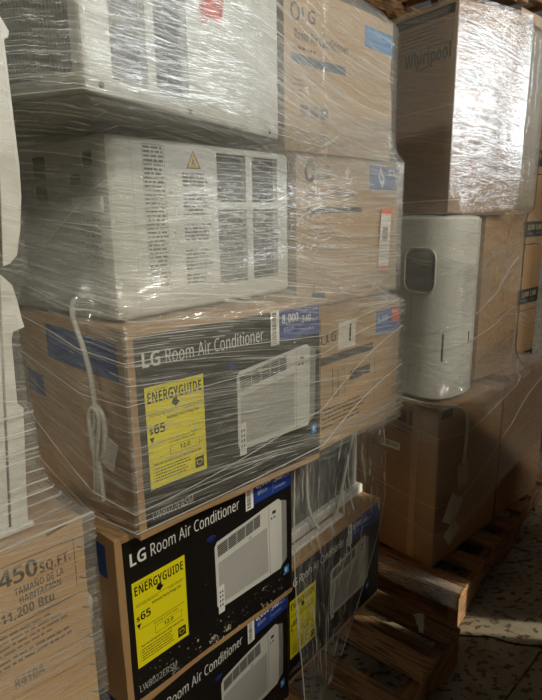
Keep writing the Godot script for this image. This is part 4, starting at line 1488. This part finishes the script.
	part("film_layer", wind(w3, 0.5, 1.6, 3.0, 0.5, 0.0, 0.5, 0.15, 1.69, 2.4), M.film_ply, t3)
	part("film_layer", wind(w3, 0.6, 0.98, 2.0, 0.3, 0.003, 0.9, 0.42, 1.16, 2.4), M.film_ply, t3)
	part("film_layer", wind(w3, 1.10, 1.14, 1.0, 0.22, 0.007, 0.2, 0.98, 1.28, 2.4), M.film_haze, t3)
	part("film_layer", wind(w3, 0.9, 1.15, 1.6, 0.4, 0.005, 0.4, 0.42, 1.3, 2.4), M.film_clear, t3)
	var w4 := wrap_of(solids["far"], 0.145, 2.4)
	var t4 := thing("stretch_wrap", "clear stretch film round the far column of banded cartons", "plastic wrap")
	part("film_layer", wind(w4, 0.35, 2.2, 4.0, 0.6, 0.0, 0.2, 0.15, 2.39, 2.4), M.film_ply, t4)

func loose_sheet(called: String, rows: Array, m: Material, parent: Node3D, amp: float, seed_: int, nu := 24) -> MeshInstance3D:
	# rows: each a list of points from one edge to the other; lofted and gently creased
	var nz := FastNoiseLite.new()
	nz.seed = seed_
	nz.frequency = 6.0
	var grid := []
	for i in rows.size() - 1:
		var n := 10
		for k in n + (1 if i == rows.size() - 2 else 0):
			var f := float(k) / n
			var row := []
			for j in nu + 1:
				var g: float = float(j) / nu * (rows[i].size() - 1)
				var q: int = mini(int(g), rows[i].size() - 2)
				var pt := func(rw: Array) -> Vector3: return rw[q].lerp(rw[q + 1], g - q)
				var p0: Vector3 = pt.call(rows[maxi(i - 1, 0)])
				var p1: Vector3 = pt.call(rows[i])
				var p2: Vector3 = pt.call(rows[i + 1])
				var p3: Vector3 = pt.call(rows[mini(i + 2, rows.size() - 1)])
				var p := p1.cubic_interpolate(p2, p0, p3, f)
				p += Vector3(0.7, 0.2, 0.7) * amp * nz.get_noise_3d(j * 0.09 * 8.0, (i + f) * 0.35, 0.0)
				row.append([p, Vector2((i + f) * 0.22, float(j) / nu * 0.35)])
			grid.append(row)
	var st := begin()
	st.set_smooth_group(0)
	for i in grid.size() - 1:
		for j in nu:
			for q in [grid[i][j], grid[i][j + 1], grid[i + 1][j + 1], grid[i][j], grid[i + 1][j + 1], grid[i + 1][j]]:
				st.set_uv(q[1])
				st.add_vertex(q[0])
	st.generate_normals()
	return part(called, st.commit(), m, parent)

func small_things():
	var yaw: float = B1[1]
	var u := Vector3(cos(yaw), 0, -sin(yaw))
	var n := Vector3(sin(yaw), 0, cos(yaw))
	var o: Vector3 = B1[0]
	# torn sheet of film hanging from the wrapped goods down past the lower carton
	var t := thing("film_sheet", "torn clear film sheet hanging slack over the low black carton with yellow label", "plastic film")
	var P := func(a: float, b: float, y: float) -> Vector3: return Vector3(o.x, y, o.z) + u * a + n * b
	loose_sheet("film", [
		[P.call(-0.06, 0.084, 0.890), P.call(0.0, 0.06, 0.892), P.call(0.2, 0.024, 0.892), P.call(0.52, 0.014, 0.892)],
		[P.call(-0.07, 0.088, 0.70), P.call(0.0, 0.06, 0.70), P.call(0.2, 0.022, 0.70), P.call(0.53, 0.012, 0.70)],
		[P.call(-0.07, 0.096, 0.50), P.call(0.0, 0.07, 0.50), P.call(0.2, 0.03, 0.50), P.call(0.52, 0.018, 0.50)],
		[P.call(-0.09, 0.13, 0.32), P.call(0.0, 0.10, 0.32), P.call(0.12, 0.07, 0.32), P.call(0.40, 0.03, 0.32)],
		[P.call(-0.14, 0.18, 0.16), P.call(-0.05, 0.15, 0.16), P.call(0.04, 0.11, 0.16), P.call(0.20, 0.06, 0.16)],
	], M.film_haze, t, 0.014, 4)
	part("twisted_edge", tube_mesh([P.call(-0.06, 0.088, 0.890), P.call(-0.07, 0.092, 0.70), P.call(-0.07, 0.10, 0.50), P.call(-0.09, 0.134, 0.32), P.call(-0.14, 0.184, 0.16)], 0.0013, 6), M.strand, t)
	part("twisted_edge", tube_mesh([P.call(0.53, 0.016, 0.70), P.call(0.52, 0.022, 0.50), P.call(0.40, 0.034, 0.32), P.call(0.20, 0.064, 0.16)], 0.0010, 6), M.strand, t)
	# crumpled film hugging the edge of the rear pallet
	var y2 := 0.88
	var v2 := Vector3(-sin(y2), 0, -cos(y2))
	var u2 := Vector3(cos(y2), 0, -sin(y2))
	var c2 := Vector3(0.658, 0, -1.737)
	t = thing("film_skirt", "crumpled silvery film band along the edge of the rear pallet", "plastic film")
	var rows := []
	for k in 9:
		var f := k / 8.0
		var a := c2 + v2 * f * 0.55 - u2 * 0.012
		rows.append([a + Vector3(0, 0.148, 0) + u2 * 0.045, a + Vector3(0, 0.150, 0) - u2 * 0.006, a + Vector3(0, 0.115, 0) - u2 * 0.014, a + Vector3(0, 0.088, 0) - u2 * 0.008])
	for k in 4: # several crumpled plies
		var o2 := loose_sheet("film_ply", rows, [M.film_haze, M.film_clear][k % 2], t, 0.018, 9 + k, 40)
		o2.position = -u2 * 0.004 * k + Vector3(0, 0.002 * k, 0)
	# wisp of torn film on the bare boards
	t = thing("film_scrap", "wisp of torn white film caught on the bare pallet board", "plastic film")
	var w := Vector3(0.475, 0.1405, -1.60)
	loose_sheet("film", [[w + Vector3(-0.012, 0.002, -0.028), w + Vector3(0.02, 0.004, -0.03)], [w + Vector3(-0.016, 0.022, -0.008), w + Vector3(0.016, 0.026, -0.008)], [w + Vector3(-0.012, 0.016, 0.016), w + Vector3(0.010, 0.018, 0.02)], [w + Vector3(-0.010, 0.001, 0.05), w + Vector3(0.004, 0.001, 0.052)]], M.strand, t, 0.012, 14, 10)
	# flat black strap on the floor
	t = thing("floor_strap", "thin dark strap lying on the floor beside the pallet corner", "strap")
	var pts := []
	for q in [[0.63, -1.70], [0.70, -1.69], [0.76, -1.685], [0.82, -1.655], [0.90, -1.64], [1.0, -1.63], [1.2, -1.60]]:
		pts.append(Vector3(q[0], 0.0032, q[1]))
	part("strap", tube_mesh(pts, 0.0028, 6, 6), mat(Color(0.16, 0.14, 0.12), 0.6), t)
